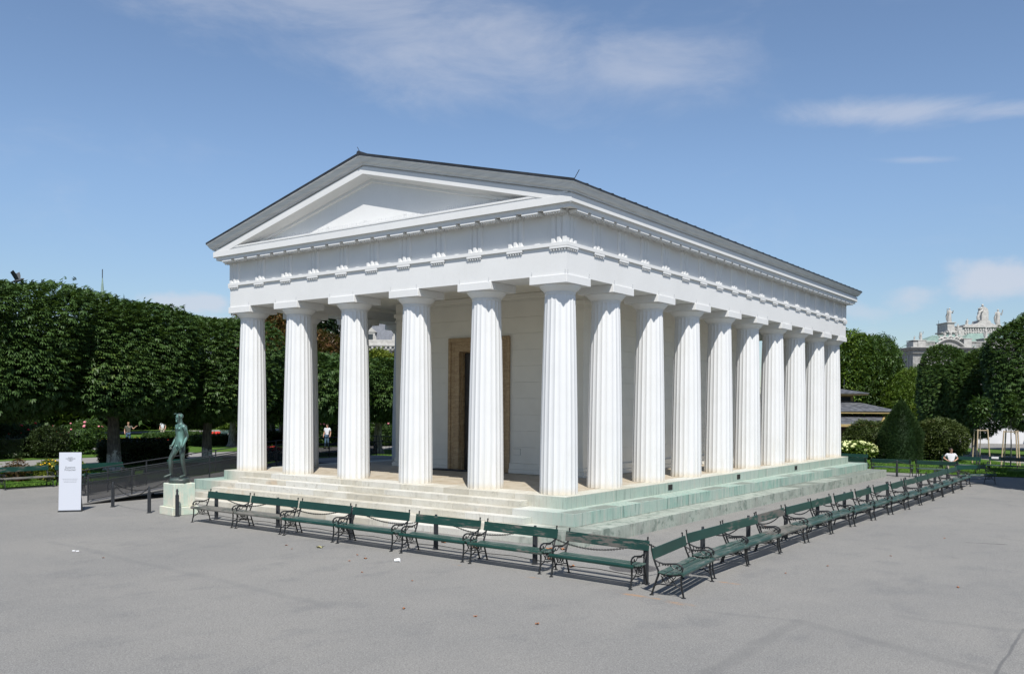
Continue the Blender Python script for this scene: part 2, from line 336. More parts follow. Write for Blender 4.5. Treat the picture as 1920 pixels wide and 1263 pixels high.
    MT['kdark'] = simple_noise_mat('dark_brown_boards', (.035, .022, .018), (.055, .032, .026), 6, .7, .1)
    MT['stake'] = simple_noise_mat('raw_wood_stake', (.45, .36, .24), (.34, .27, .18), 8, .8, .1)
    MT['skin'] = mat('skin', (.46, .26, .18), .55); MT['shirt'] = simple_noise_mat('white_tshirt', (.60, .61, .64), (.52, .53, .56), 6, .8, .1)
    MT['hair'] = mat('dark_hair', (.035, .022, .015), .6); MT['hair_light'] = mat('light_hair', (.22, .13, .06), .6); MT['khaki'] = mat('khaki_cloth', (.35, .31, .25), .85); MT['olive'] = mat('olive_cloth', (.06, .065, .05), .85)
    MT['blue'] = mat('blue_cloth', (.04, .08, .13), .85); MT['lilac'] = mat('lilac_cloth', (.42, .40, .48), .85); MT['shoe'] = mat('shoe_leather', (.03, .025, .02), .5)
    MT['paper'] = mat('white_paper', (.8, .8, .8), .7); MT['lamp'] = mat('opal_glass', (.75, .72, .66), .3)
    MT['leafdry'] = simple_noise_mat('dry_leaf_brown', (.32, .12, .04), (.22, .10, .05), 20, .8); MT['leafpale'] = simple_noise_mat('dry_leaf_pale', (.34, .34, .16), (.28, .24, .12), 20, .8)
    MT['iron_cover'] = simple_noise_mat('cast_iron_cover', (.075, .072, .072), (.10, .097, .095), 20, .7, .4)
    MT['bird'] = mat('dark_feathers', (.03, .035, .04), .6)
SEAMS_AND_SHADOW = [(8.14, -5.81, 8.2, -9.3, .16, (.12, .12, .118)), (8.14, -5.81, 12.0, -7.4, .2, (.125, .125, .122)), (10.93, -4.3, 10.92, -9.0, .03, (.10, .10, .10)),
         (6.8, -6.1, 8.14, -5.81, .12, (.145, .144, .14)), (8.8, 4.45, 9.5, 4.68, .06, (.03, .03, .03)), (9.3, -4.6, 12.6, -4.2, .16, (.14, .14, .137)), (9, 6, 14, 3, .08, (.13, .13, .13)), (-8, -9, 2, -9.5, .14, (.145, .145, .142))]  # the near-black short streak is a cast shadow painted into the asphalt
RUST = [(5.35, -5.75, .42, .10, .8), (6.25, -5.85, .34, .12, .8), (5.8, -5.75, .3, .06, .7), (6.2, -3.75, .32, .07, .8), (3.15, -5.55, .25, .07, .5), (1.2, -5.45, .2, .06, .5)]
mats()

# ------------------------------------------------------------------ geometry helpers
class MB:
    def __init__(s): s.v = []; s.f = []
    def add(s, vs, fs):
        b = len(s.v); s.v += [tuple(p) for p in vs]; s.f += [tuple(i+b for i in f) for f in fs]; return s
    def box(s, x0, x1, y0, y1, z0, z1):
        return s.add([(x0,y0,z0),(x1,y0,z0),(x1,y1,z0),(x0,y1,z0),(x0,y0,z1),(x1,y0,z1),(x1,y1,z1),(x0,y1,z1)],
                     [(0,3,2,1),(4,5,6,7),(0,1,5,4),(1,2,6,5),(2,3,7,6),(3,0,4,7)])
    def cbox(s, x0, x1, y0, y1, z0, z1, c=.006):
        # box with chamfered edges
        vs = []; idx = {}
        for sx in (0, 1):
            for sy in (0, 1):
                for sz in (0, 1):
                    X = (x0, x1)[sx]; Y = (y0, y1)[sy]; Z = (z0, z1)[sz]
                    dx = c*(1-2*sx); dy = c*(1-2*sy); dz = c*(1-2*sz)
                    idx[sx, sy, sz] = len(vs); vs += [(X, Y+dy, Z+dz), (X+dx, Y, Z+dz), (X+dx, Y+dy, Z)]
        I = lambda a, b, c_, k: idx[a, b, c_]+k
        fs = [(I(0,0,0,0),I(0,0,1,0),I(0,1,1,0),I(0,1,0,0)), (I(1,0,0,0),I(1,1,0,0),I(1,1,1,0),I(1,0,1,0)),
              (I(0,0,0,1),I(1,0,0,1),I(1,0,1,1),I(0,0,1,1)), (I(0,1,0,1),I(0,1,1,1),I(1,1,1,1),I(1,1,0,1)),
              (I(0,0,0,2),I(0,1,0,2),I(1,1,0,2),I(1,0,0,2)), (I(0,0,1,2),I(1,0,1,2),I(1,1,1,2),I(0,1,1,2))]
        for a in (0, 1):
            for b in (0, 1):
                fs += [(I(a,b,0,0),I(a,b,0,1),I(a,b,1,1),I(a,b,1,0)), (I(a,0,b,0),I(a,0,b,2),I(a,1,b,2),I(a,1,b,0)), (I(0,a,b,1),I(0,a,b,2),I(1,a,b,2),I(1,a,b,1))]
        for k in idx.values(): fs.append((k, k+1, k+2))
        return s.add(vs, fs)
    def tube(s, path, r, n=6, cap=True):
        path = [Vector(p) for p in path]; k = len(path)
        rs = r if isinstance(r, (list, tuple)) else [r]*k
        vs = []; fs = []; prev = None
        for i, p in enumerate(path):
            t = (path[min(i+1, k-1)]-path[max(i-1, 0)]); t = t.normalized() if t.length > 1e-9 else Vector((0, 0, 1))
            if prev is None:
                a = Vector((0, 0, 1)) if abs(t.z) < .9 else Vector((1, 0, 0)); u = t.cross(a).normalized()
            else:
                u = (prev-t*prev.dot(t)); u = u.normalized() if u.length > 1e-6 else prev
            prev = u; w = t.cross(u)
            for j in range(n):
                a = 2*math.pi*j/n; vs.append(p+(u*math.cos(a)+w*math.sin(a))*rs[i])
        for i in range(k-1):
            for j in range(n):
                fs.append((i*n+j, i*n+(j+1) % n, (i+1)*n+(j+1) % n, (i+1)*n+j))
        if cap: fs.append(tuple(range(n-1, -1, -1))); fs.append(tuple((k-1)*n+j for j in range(n)))
        return s.add(vs, fs)
    def lathe(s, prof, n=16, c=(0, 0, 0), cap=True):
        vs = []; fs = []
        for r, z in prof:
            for j in range(n):
                a = 2*math.pi*j/n; vs.append((c[0]+r*math.cos(a), c[1]+r*math.sin(a), c[2]+z))
        for i in range(len(prof)-1):
            for j in range(n): fs.append((i*n+j, i*n+(j+1) % n, (i+1)*n+(j+1) % n, (i+1)*n+j))
        if cap: fs.append(tuple(range(n-1, -1, -1))); fs.append(tuple((len(prof)-1)*n+j for j in range(n)))
        return s.add(vs, fs)
    def prism(s, poly, d0, d1, axis='y'):
        # poly in the plane normal to axis, extruded d0..d1
        n = len(poly)
        def P(a, b, d): return (a, d, b) if axis == 'y' else ((d, a, b) if axis == 'x' else (a, b, d))
        vs = [P(a, b, d0) for a, b in poly]+[P(a, b, d1) for a, b in poly]
        fs = [tuple(range(n)), tuple(range(2*n-1, n-1, -1))]+[(i, i+n, (i+1) % n+n, (i+1) % n) for i in range(n)]
        return s.add(vs, fs)
    def sphere(s, c, r, seg=10, rings=7):
        rx, ry, rz = r if isinstance(r, (tuple, list)) else (r, r, r)
        vs = [(c[0], c[1], c[2]-rz)]; fs = []
        for i in range(1, rings):
            ph = -math.pi/2+math.pi*i/rings
            for j in range(seg):
                a = 2*math.pi*j/seg; vs.append((c[0]+rx*math.cos(ph)*math.cos(a), c[1]+ry*math.cos(ph)*math.sin(a), c[2]+rz*math.sin(ph)))
        vs.append((c[0], c[1], c[2]+rz)); T = len(vs)-1
        for j in range(seg): fs.append((0, 1+(j+1) % seg, 1+j)); fs.append((T, 1+(rings-2)*seg+j, 1+(rings-2)*seg+(j+1) % seg))
        for i in range(rings-2):
            for j in range(seg): fs.append((1+i*seg+j, 1+i*seg+(j+1) % seg, 1+(i+1)*seg+(j+1) % seg, 1+(i+1)*seg+j))
        return s.add(vs, fs)
    def xf(s, M):
        s.v = [tuple(M @ Vector(p)) for p in s.v]; return s
    def mesh(s, name, material, smooth=None, fix=True):
        me = bpy.data.meshes.new(name); me.from_pydata(s.v, [], s.f)
        if fix:
            bm = bmesh.new(); bm.from_mesh(me); bmesh.ops.recalc_face_normals(bm, faces=bm.faces); bm.to_mesh(me); bm.free()
        if material is not None: me.materials.append(material)
        if smooth is not None:
            me.polygons.foreach_set('use_smooth', [True]*len(me.polygons)); me.set_sharp_from_angle(angle=R(smooth))
        me.update(); return me
    def build(s, name, material, parent=None, smooth=None, loc=None, fix=True):
        return link(name, s.mesh(name, material, smooth, fix), parent, loc)

def link(name, data, parent=None, loc=None, rot=None, scale=None):
    o = bpy.data.objects.new(name, data); COL.objects.link(o)
    if parent: o.parent = parent
    if loc is not None: o.location = loc
    if rot is not None: o.rotation_euler = rot
    if scale is not None: o.scale = scale
    return o
def tag(o, label=None, cat=None, group=None, kind=None):
    if label: o['label'] = label
    if cat: o['category'] = cat
    if group: o['group'] = group
    if kind: o['kind'] = kind
    return o
def thing(name, label, cat, loc=(0, 0, 0), rz=0, group=None):
    o = bpy.data.objects.new(name, None); COL.objects.link(o); o.location = loc; o.rotation_euler = (0, 0, rz); o.empty_display_size = .2
    return tag(o, label, cat, group)
def kids(o): return list(o.children)
def copy_tree(o, label=None, loc=None, rz=None, parent=None):
    c = o.copy(); COL.objects.link(c)
    if parent is not None: c.parent = parent
    if label: c['label'] = label
    if loc is not None: c.location = loc
    if rz is not None: c.rotation_euler = (0, 0, rz)
    for k in kids(o): copy_tree(k, parent=c)
    return c
ORD = ['first', 'second', 'third', 'fourth', 'fifth', 'sixth', 'seventh', 'eighth', 'ninth', 'tenth', 'eleventh', 'twelfth', 'thirteenth', 'fourteenth', 'fifteenth', 'sixteenth', 'seventeenth', 'eighteenth']

# ------------------------------------------------------------------ constants of the temple (metres, origin = foot of the corner column)
GZ = -.9461                       # ground level below the stylobate
Z1, Z2 = -.3048, -.6233           # treads
E1 = .657; E2 = E1+.690; E3 = E2+.681
FX = [0, -2.4066, -5.0066, -7.6066, -10.2066, -12.6132]
L5 = 12.6132
SYP = [0]+[2.5949*k-.284 for k in range(1, 9)]+[2.5949*9-.568]
S9 = SYP[-1]
XW = -L5
AR = .531; HC = 5.540

# ------------------------------------------------------------------ ground
def ground():
    b = MB(); b.add([(-700, -500, GZ), (700, -500, GZ), (700, 900, GZ), (-700, 900, GZ)], [(0, 1, 2, 3)])
    tag(b.build('ground', MT['asphalt'], fix=False), kind='structure')
    def lawn(name, poly, z=.05, mt='lawn', skirt=True):
        n = len(poly); vs = [(x, y, GZ+z) for x, y in poly]+[(x, y, GZ-.05) for x, y in poly]
        tag(MB().add(vs, [tuple(range(n))]+[(i, i+n, (i+1) % n+n, (i+1) % n) for i in range(n)]).build(name, MT[mt]), kind='structure')
    lawn('lawn', [(-22, -40), (-22, 27), (-25, 34), (-32, 34), (-32, -40)])
    lawn('path', [(-32, -60), (-32, 60), (-38, 60), (-38, -60)], .012, 'path')
    lawn('lawn', [(-38, -60), (-38, 12), (-60, 12), (-60, -60)], .05)
    lawn('path', [(-38.01, 12), (-38.01, 15), (-90, 15), (-90, 12)], .012, 'path')
    lawn('lawn', [(-38, 15), (-38, 60), (-75, 60), (-75, 15)], .05)
    lawn('path', [(-75.01, 15), (-75.01, 70), (-82, 70), (-82, 15)], .012, 'path')
    lawn('lawn', [(-82.01, 15), (-82.01, 90), (-150, 90), (-150, 15)], .05)
    # right / rear side
    lawn('lawn', [(-20, 27.6), (3.2, 27.8), (9, 28.8), (9.5, 33.5), (3.2, 43.5), (-20, 43.5)])
    lawn('path', [(-20, 43.52), (3.2, 43.52), (9.52, 33.52), (16, 33.5), (16, 50), (-20, 50)], .012, 'path')
    lawn('lawn', [(-20, 50.02), (16, 50.02), (16, 60), (-20, 60)])
ground()

# ------------------------------------------------------------------ temple
T = thing('temple', 'large white Doric temple with fluted columns, triangular pediment and stepped base', 'temple')

def steps():
    # solid core below the stepped blocks
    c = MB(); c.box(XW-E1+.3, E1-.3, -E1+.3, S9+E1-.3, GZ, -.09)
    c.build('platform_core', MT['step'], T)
    r = random.Random(5)
    cache = {}
    def block(x0, x1, y0, y1, z0, z1):
        g = .005
        k = (round(x1-x0, 3), round(y1-y0, 3), round(z1-z0, 3))
        if k not in cache:
            cache[k] = MB().cbox(-k[0]/2+g, k[0]/2-g, -k[1]/2+g, k[1]/2-g, 0, k[2]-.0005, .004).mesh('step_block', MT['step'])
        o = link('step_block', cache[k], T, ((x0+x1)/2+r.uniform(-.003, .003), (y0+y1)/2+r.uniform(-.003, .003), z0+r.uniform(-.002, .0)))
        return o
    def run(a, b, lens):
        cuts = [a]
        while True:
            l = r.choice(lens)
            if cuts[-1]+l > b-.5*lens[0]: cuts.append(b); break
            cuts.append(cuts[-1]+l)
        return list(zip(cuts[:-1], cuts[1:]))
    levels = [(E1, 0, Z1, .55), (E2, Z1, Z2, .95), (E3, Z2, GZ-.02, .95)]
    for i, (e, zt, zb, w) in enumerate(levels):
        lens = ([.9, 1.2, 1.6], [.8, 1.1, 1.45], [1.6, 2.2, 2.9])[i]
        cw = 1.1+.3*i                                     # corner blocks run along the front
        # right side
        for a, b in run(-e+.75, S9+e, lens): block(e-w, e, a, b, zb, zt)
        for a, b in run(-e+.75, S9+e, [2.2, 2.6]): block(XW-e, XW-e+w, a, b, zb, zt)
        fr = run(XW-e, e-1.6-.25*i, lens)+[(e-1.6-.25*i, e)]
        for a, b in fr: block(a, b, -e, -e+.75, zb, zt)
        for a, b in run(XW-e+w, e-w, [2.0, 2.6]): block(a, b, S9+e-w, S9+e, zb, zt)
    # three half-height steps laid on the treads in front
    hx = [(-12.0, -.50, E1, 0, Z1), (-12.45, .10, E2, Z1, Z2), (-12.9, .78, E3, Z2, GZ)]
    for i, (xa, xb, e, zt, zb) in enumerate(hx):
        zm = (zt+zb)/2; d = .345
        for a, b in run(xa, xb, [1.5, 1.9, 2.4]): block(a, b, -e-d, -e+.0, zb+.001, zm)
    # paving of the colonnade
    cs = {}
    def slab(x0, x1, y0, y1):
        k = (round(x1-x0, 3), round(y1-y0, 3))
        if k not in cs: cs[k] = MB().cbox(-k[0]/2+.002, k[0]/2-.002, -k[1]/2+.002, k[1]/2-.002, -.09, 0, .004).mesh('paving_slab', MT['paving'])
        link('paving_slab', cs[k], T, ((x0+x1)/2, (y0+y1)/2, -.0045+r.uniform(-.001, .001)))
    ys = [.09, 1.2, 2.3, 3.45, 4.6]
    for j in range(4):
        o = (j % 2)*.6; xs = [XW+.1]+[XW+.1+o+1.25*k for k in range(1 if o == 0 else 0, 11) if XW+.1+o+1.25*k > XW+.3 and XW+.1+o+1.25*k < -.5]+[-.1]
        xs[0] = XW-E1+.55; xs[-1] = E1-.55
        for a, b in zip(xs[:-1], xs[1:]): slab(a, b, ys[j], ys[j+1])
    yy = 4.6
    while yy < S9+.0:
        y2 = min(yy+1.35, S9+E1-.95)
        if y2-yy < .2: break
        slab(-2.2, -.95, yy, y2); slab(-.95, E1-.55, yy, y2); slab(XW-E1+.55, XW+.95, yy, y2); slab(XW+.95, XW+2.2, yy, y2)
        yy = y2
    for k in range(6): slab(XW+2.2+k*1.369, XW+2.2+(k+1)*1.369, 18.5, S9+E1-.95)
    # small dark vent openings in the side of the stylobate, thin recessed frames
    for y in (5.05, 10.3, 16.2):
        vb = MB(); vb.box(E1-.01, E1+.006, y-.135, y+.135, -.235, -.075)
        v = vb.build('vent_opening', MT['vent'], T)
        vf = MB()
        for k in range(4): vf.box(E1+.006, E1+.012, y-.12+k*.07, y-.108+k*.07, -.225, -.085)
        vf.build('grille', MT['iron'], v)
steps()

def columns():
    r0, r1 = .4958, .395; n = 20; sub = 6; zt = 5.12
    zs = [0, .02, 1.0, 2.0, 3.0, 4.0, 4.8, zt-.04, zt]
    vs = []; fs = []
    for z in zs:
        t = z/zt; rad = r0+(r1-r0)*t+.014*math.sin(math.pi*t)
        dep = .15*(2*math.pi*rad/n)
        for i in range(n*sub):
            a = 2*math.pi*(i/(n*sub)); u = (i % sub)/sub
            k = 1-(2*u-1)**2
            rr = rad-dep*k
            if z < .015: rr = rad-dep*k
            vs.append((rr*math.cos(a), rr*math.sin(a), z))
    m = n*sub
    for i in range(len(zs)-1):
        for j in range(m): fs.append((i*m+j, i*m+(j+1) % m, (i+1)*m+(j+1) % m, (i+1)*m+j))
    fs.append(tuple(len(vs)-m+j for j in range(m)))
    shaft = MB().add(vs, fs).mesh('column', MT['column'], 28)
    ech = MB().lathe([(.36, zt-.03), (.403, zt-.02), (.403, zt), (.397, zt+.004), (.397, zt+.014), (.41, zt+.018), (.412, zt+.028), (.404, zt+.032), (.404, zt+.042), (.42, zt+.048),
                      (.445, zt+.075), (.495, zt+.125), (.53, zt+.165), (.548, zt+.195), (.545, zt+.208), (.52, zt+.2115)], 48).mesh('echinus', MT['plaster'], 35)
    aba = MB().cbox(-.571, .571, -.571, .571, HC-.21+.001, HC-.003, .006).mesh('abacus', MT['plaster'])
    # bird wire clips standing at the abacus corners, against the architrave
    cb = MB()
    for sx in (-1, 1):
        for sy in (-1, 1):
            for d in (0, .05):
                x = sx*(.563-d); y = sy*(.555-(.05-d))
                cb.tube([(x, y, HC-.004), (x, y, HC+.11)], .0035, 4); cb.tube([(x-.012, y, HC+.105), (x+.012, y, HC+.105)], .003, 4)
    clips = cb.mesh('bird_wires', MT['wire'])
    pos = [(x, 0) for x in FX]+[(0, y) for y in SYP[1:]]+[(XW, y) for y in SYP[1:]]+[(x, S9) for x in FX[1:-1]]
    for x, y in pos:
        c = link('column', shaft, T, (x, y, 0), (0, 0, R(rnd.choice([0, 90, 180, 270]))))
        link('echinus', ech, c)
        a = link('abacus', aba, c)
        if y < .1 or x == 0: link('bird_wires', clips, c)['kind'] = 'stuff'
columns()

# entablature -----------------------------------------------------------------
def ringprof(prof, name, m, parent=T, smooth=None, sides=(1, 1, 1, 1)):
    # closed profile (out, z) swept with mitred corners round the temple
    n = len(prof); vs = []
    for cx, cy, sx, sy in ((0, 0, 1, -1), (0, S9, 1, 1), (XW, S9, -1, 1), (XW, 0, -1, -1)):
        for o, z in prof: vs.append((cx+sx*o, cy+sy*o, z))
    fs = []
    for k in range(4):
        for i in range(n):
            a = k*n+i; b = k*n+(i+1) % n; c = ((k+1) % 4)*n+(i+1) % n; d = ((k+1) % 4)*n+i
            fs.append((a, b, c, d))
    return MB().add(vs, fs).build(name, m, parent, smooth)
TZ0, TZ1 = 6.255, 6.345
FZ = 7.10
def entablature():
    ar = ringprof([(AR, HC), (AR, TZ0), (-.5, TZ0), (-.5, HC)], 'architrave', MT['plaster'])
    ringprof([(AR+.055, TZ0+.001), (AR+.055, TZ1), (-.5, TZ1), (-.5, TZ0+.001)], 'taenia', MT['plaster'])
    ringprof([(AR-.035, TZ1+.001), (AR-.035, FZ+.12), (-.5, FZ+.12), (-.5, TZ1+.001)], 'frieze_wall', MT['wall'])
    # triglyph mesh centred on x=0, facing -y, face plane at y=0
    tw = .50; H = FZ-.10-TZ1
    def trig(w, corner=False):
        b = MB(); d = .062
        # plan profile with two V grooves and half grooves at the sides
        q = w/6; gd = .045
        pl = [(-w/2, gd), (-w/2+q*.45, 0), (-w/2+q*1.5, 0), (-w/2+q*2, gd), (-w/2+q*2.5, 0), (w/2-q*2.5, 0), (w/2-q*2, gd), (w/2-q*1.5, 0), (w/2-q*.45, 0), (w/2, gd), (w/2, d+.03), (-w/2, d+.03)]
        b.prism([(x, y) for x, y in pl], TZ1+.002, TZ1+H, 'z')
        b.box(-w/2-.004, w/2+.004, -.012, d+.03, TZ1+H+.001, FZ-.001)
        return b.mesh('triglyph', MT['plaster'])
    tm = trig(tw)
    mh = H+.0
    def metope(w):
        b = MB(); b.cbox(-w/2, w/2, .052, .085, TZ1+.003, FZ-.055, .004); b.box(-w/2, w/2, .035, .085, FZ-.053, FZ-.002); return b.mesh('metope', MT['plaster'])
    # regula with guttae, centred, face plane y=0 (the taenia face)
    rg = MB().cbox(-.25, .25, 0, .07, TZ0-.062, TZ0-.001, .003).mesh('regula', MT['plaster'])
    gb = MB()
    for k in range(6): gb.lathe([(.020, TZ0-.108), (.015, TZ0-.063)], 8, (-.25+.042+k*.0832, .028, 0))
    gm = gb.mesh('guttae', MT['plaster'], 40)
    # mutule: plate under the geison with three rows of drops
    mu = MB().cbox(-.25, .25, 0, .27, 7.052, 7.115, .003).mesh('mutule', MT['plaster'])
    mg = MB()
    for j in range(3):
        for k in range(6): mg.lathe([(.021, 7.018), (.017, 7.0515)], 6, (-.25+.042+k*.0832, .035+j*.095, 0))
    mgm = mg.mesh('guttae', MT['plaster'], 40)
    def side(cs, place, rz, half):
        # cs: triglyph centres along the wall
        for i, c in enumerate(cs):
            t = link('triglyph', tm, T, place(c, AR+.018), (0, 0, rz))
            g = link('regula', rg, T, place(c, AR+.052), (0, 0, rz)); k = link('guttae', gm, g); k['kind'] = 'stuff'
        for a, b in zip(cs[:-1], cs[1:]):
            w = abs(b-a)-tw-.006
            key = round(w, 2)
            if key not in mts: mts[key] = metope(w)
            link('metope', mts[key], T, place((a+b)/2, AR+.018), (0, 0, rz))
            for c in (a, (a+b)/2):
                o = link('mutule', mu, T, place(c, .86), (0, 0, rz)); k = link('guttae', mgm, o); k['kind'] = 'stuff'
        o = link('mutule', mu, T, place(cs[-1], .86), (0, 0, rz)); k = link('guttae', mgm, o); k['kind'] = 'stuff'
    mts = {}
    for cx, cy, sx, sy in ((0, 0, 1, -1), (0, S9, 1, 1), (XW, 0, -1, -1), (XW, S9, -1, 1)):
        a, b2 = AR+.018-.047, AR+.0172
        MB().box(min(cx+sx*a, cx+sx*b2), max(cx+sx*a, cx+sx*b2), min(cy+sy*a, cy+sy*b2), max(cy+sy*a, cy+sy*b2), TZ1+.002, FZ-.002).build('corner_triglyph_edge', MT['plaster'], T)
        a, b2 = AR+.0185, AR+.0512
        MB().box(min(cx+sx*a, cx+sx*b2), max(cx+sx*a, cx+sx*b2), min(cy+sy*a, cy+sy*b2), max(cy+sy*a, cy+sy*b2), TZ0-.062, TZ0-.001).build('corner_regula', MT['plaster'], T)
    def cen(ps, end):
        # corner triglyph, then alternately between and over the columns
        first = .297
        seq = [first]
        inner = ps[1:-1]
        for i, p in enumerate(inner):
            seq.append((seq[-1]+(-p))/2 if i == 0 else -(inner[i-1]+p)/2)
            seq.append(-p)
        last = -ps[-1]-.297
        seq.append((seq[-1]+last)/2); seq.append(last)
        return seq
    fx = cen([abs(v) for v in FX], 0)           # distances: values decreasing from +.299 to -12.9
    side(fx, lambda c, o: (c, -o, 0), 0, None)
    fy = [-v for v in cen(SYP, 0)]
    side(fy, lambda c, o: (o, c, 0), R(90), None)
    side(fy, lambda c, o: (XW-o, c, 0), R(-90), None)
    # bed moulding, geison (corona) ring with drip recess
    ringprof([(AR-.03, FZ+.001), (AR+.045, FZ+.001), (AR+.045, FZ+.05), (.86, 7.116), (.865, 7.227), (.934, 7.227), (.934, 7.405), (.90, 7.407), (.90, 7.452), (.40, 7.452), (.40, 7.121)], 'geison', MT['plaster'])
    # strip at the foot of the pediment, front and back
    for y0, y1 in ((-.918, -.545), (S9+.545, S9+.918)):
        MB().cbox(XW-.80, .80, y0, y1, 7.4525, 7.505, .004).build('pediment_ledge', MT['plaster'], T)
    # small comb of bird spikes along the ledge
    sp = MB(); r = random.Random(3)
    x = XW-.2
    while x < .1:
        h = .10+.02*r.random(); y = -.80+r.uniform(-.01, .01)
        sp.tube([(x, y, 7.504), (x+r.uniform(-.02, .02), y+r.uniform(-.03, .03), 7.504+h)], .0022, 3); x += .045
    for k in range(7):
        xx = XW+1.5+k*1.6
        for q in (0, .09): sp.tube([(xx+q, -.86, 7.5), (xx+q, -.86, 7.63)], .005, 4); 
        sp.tube([(xx, -.86, 7.60), (xx+.09, -.86, 7.60)], .004, 4)
    tag(sp.build('bird_spikes', MT['wire'], T), kind='stuff')
    # soffit/ceiling of the colonnade
    MB().box(XW+.5, -.5, .5, S9-.5, 5.98, 6.08).build('ceiling', MT['wall'], T)
    cm = MB()
    ringc = ringprof([(-.499, 5.86), (-.499, 5.979), (-.60, 5.979), (-.58, 5.90), (-.54, 5.86)], 'ceiling_moulding', MT['wall'])
entablature()

# pediment and roof ------------------------------------------------------------
HB = L5/2; SL = .2464
def raked(prof, name, m, front=True, parent=T):
    # profile points (out, z at corner): polyline corner - apex - corner
    vs = []; n = len(prof)
    for o, z in prof:
        y = -o if front else S9+o
        vs += [(o, y, z), (-HB, y, z+SL*(o+HB)), (XW-o, y, z)]
    fs = []
    for i in range(n):
        j = (i+1) % n
        fs += [(3*i, 3*i+1, 3*j+1, 3*j), (3*i+1, 3*i+2, 3*j+2, 3*j+1)]
    fs += [tuple(3*i for i in range(n)), tuple(3*i+2 for i in range(n-1, -1, -1))]
    return MB().add(vs, fs).build(name, m, parent)
SIMA = [(.905, 7.453), (.952, 7.455), (.958, 7.487), (.985, 7.495), (1.02, 7.53), (1.05, 7.585), (1.07, 7.62), (1.097, 7.634), (1.10, 7.652), (.60, 7.50)]
def roof():
    for front in (True, False):
        raked([(.925, 7.200), (.925, 7.400), (.885, 7.404), (.885, 7.449), (.52, 7.449), (.52, 7.200)], 'raking_geison', MT['plaster'], front)
        raked([(.60, 7.120), (.60, 7.199), (.505, 7.199), (.505, 7.120)], 'raking_bed_moulding', MT['plaster'], front)
        raked(SIMA, 'raking_sima', MT['sima'], front)
        y = -AR+.0 if front else S9+AR
        yy = (-.525, -.30) if front else (S9+.30, S9+.525)
        zc = 7.30+SL*0
        MB().prism([(AR, 7.451), (-HB, 7.30+SL*(AR+HB)+.08), (XW-AR, 7.451)], yy[0], yy[1]).build('tympanum', MT['plaster'], T)
    # side gutters
    for right in (True, False):
        vs = []
        for o, z in SIMA:
            x = o if right else XW-o
            vs += [(x, -o, z), (x, S9+o, z)]
        n = len(SIMA); fs = [(2*i, 2*i+1, 2*((i+1) % n)+1, 2*((i+1) % n)) for i in range(n)]
        MB().add(vs, fs).build('side_sima', MT['sima'], T)
    # roof sheets
    e = 1.108; z0 = 7.656; ze = z0+SL*(e+HB)+.0
    for sgn in (1, -1):
        b = MB()
        xe = e if sgn > 0 else XW-e
        vs = []
        for y in (-e, S9+e):
            vs += [(xe, y, z0), (-HB, y, ze), (-HB, y, ze+.055), (xe, y, z0+.045)]
        b.add(vs, [(0, 1, 2, 3), (7, 6, 5, 4), (0, 4, 5, 1), (3, 2, 6, 7), (0, 3, 7, 4), (1, 5, 6, 2)])
        rf = b.build('roof', MT['roof'], T)
        s = MB(); y = -e+.02
        while y < S9+e:
            s.add([(xe+.004*sgn, y-.018, z0+.03), (-HB, y-.018, ze+.045), (-HB, y+.018, ze+.045), (xe+.004*sgn, y+.018, z0+.03),
                   (xe+.004*sgn, y-.018, z0+.060), (-HB, y-.018, ze+.073), (-HB, y+.018, ze+.073), (xe+.004*sgn, y+.018, z0+.060)],
                  [(0, 3, 2, 1), (4, 5, 6, 7), (0, 1, 5, 4), (3, 7, 6, 2), (0, 4, 7, 3), (1, 2, 6, 5)]); y += .62
        tag(s.build('roof_seams', MT['roof'], rf), kind='stuff')
    MB().tube([(-HB, -e-.01, ze+.05), (-HB, S9+e+.01, ze+.05)], .075, 8).build('ridge_cap', MT['roof'], T)
    for (x, y, z, dx, dy, h) in ((-HB, -1.0, ze+.1, -.16, 0, .18), (1.05, -1.05, z0+.06, .16, .02, .2), (.55, -1.0, z0+.2, -.24, 0, .06)):
        MB().tube([(x, y, z-.05), (x+dx, y+dy, z+h)], .009, 5).build('lightning_rod', MT['steel'], T)
roof()

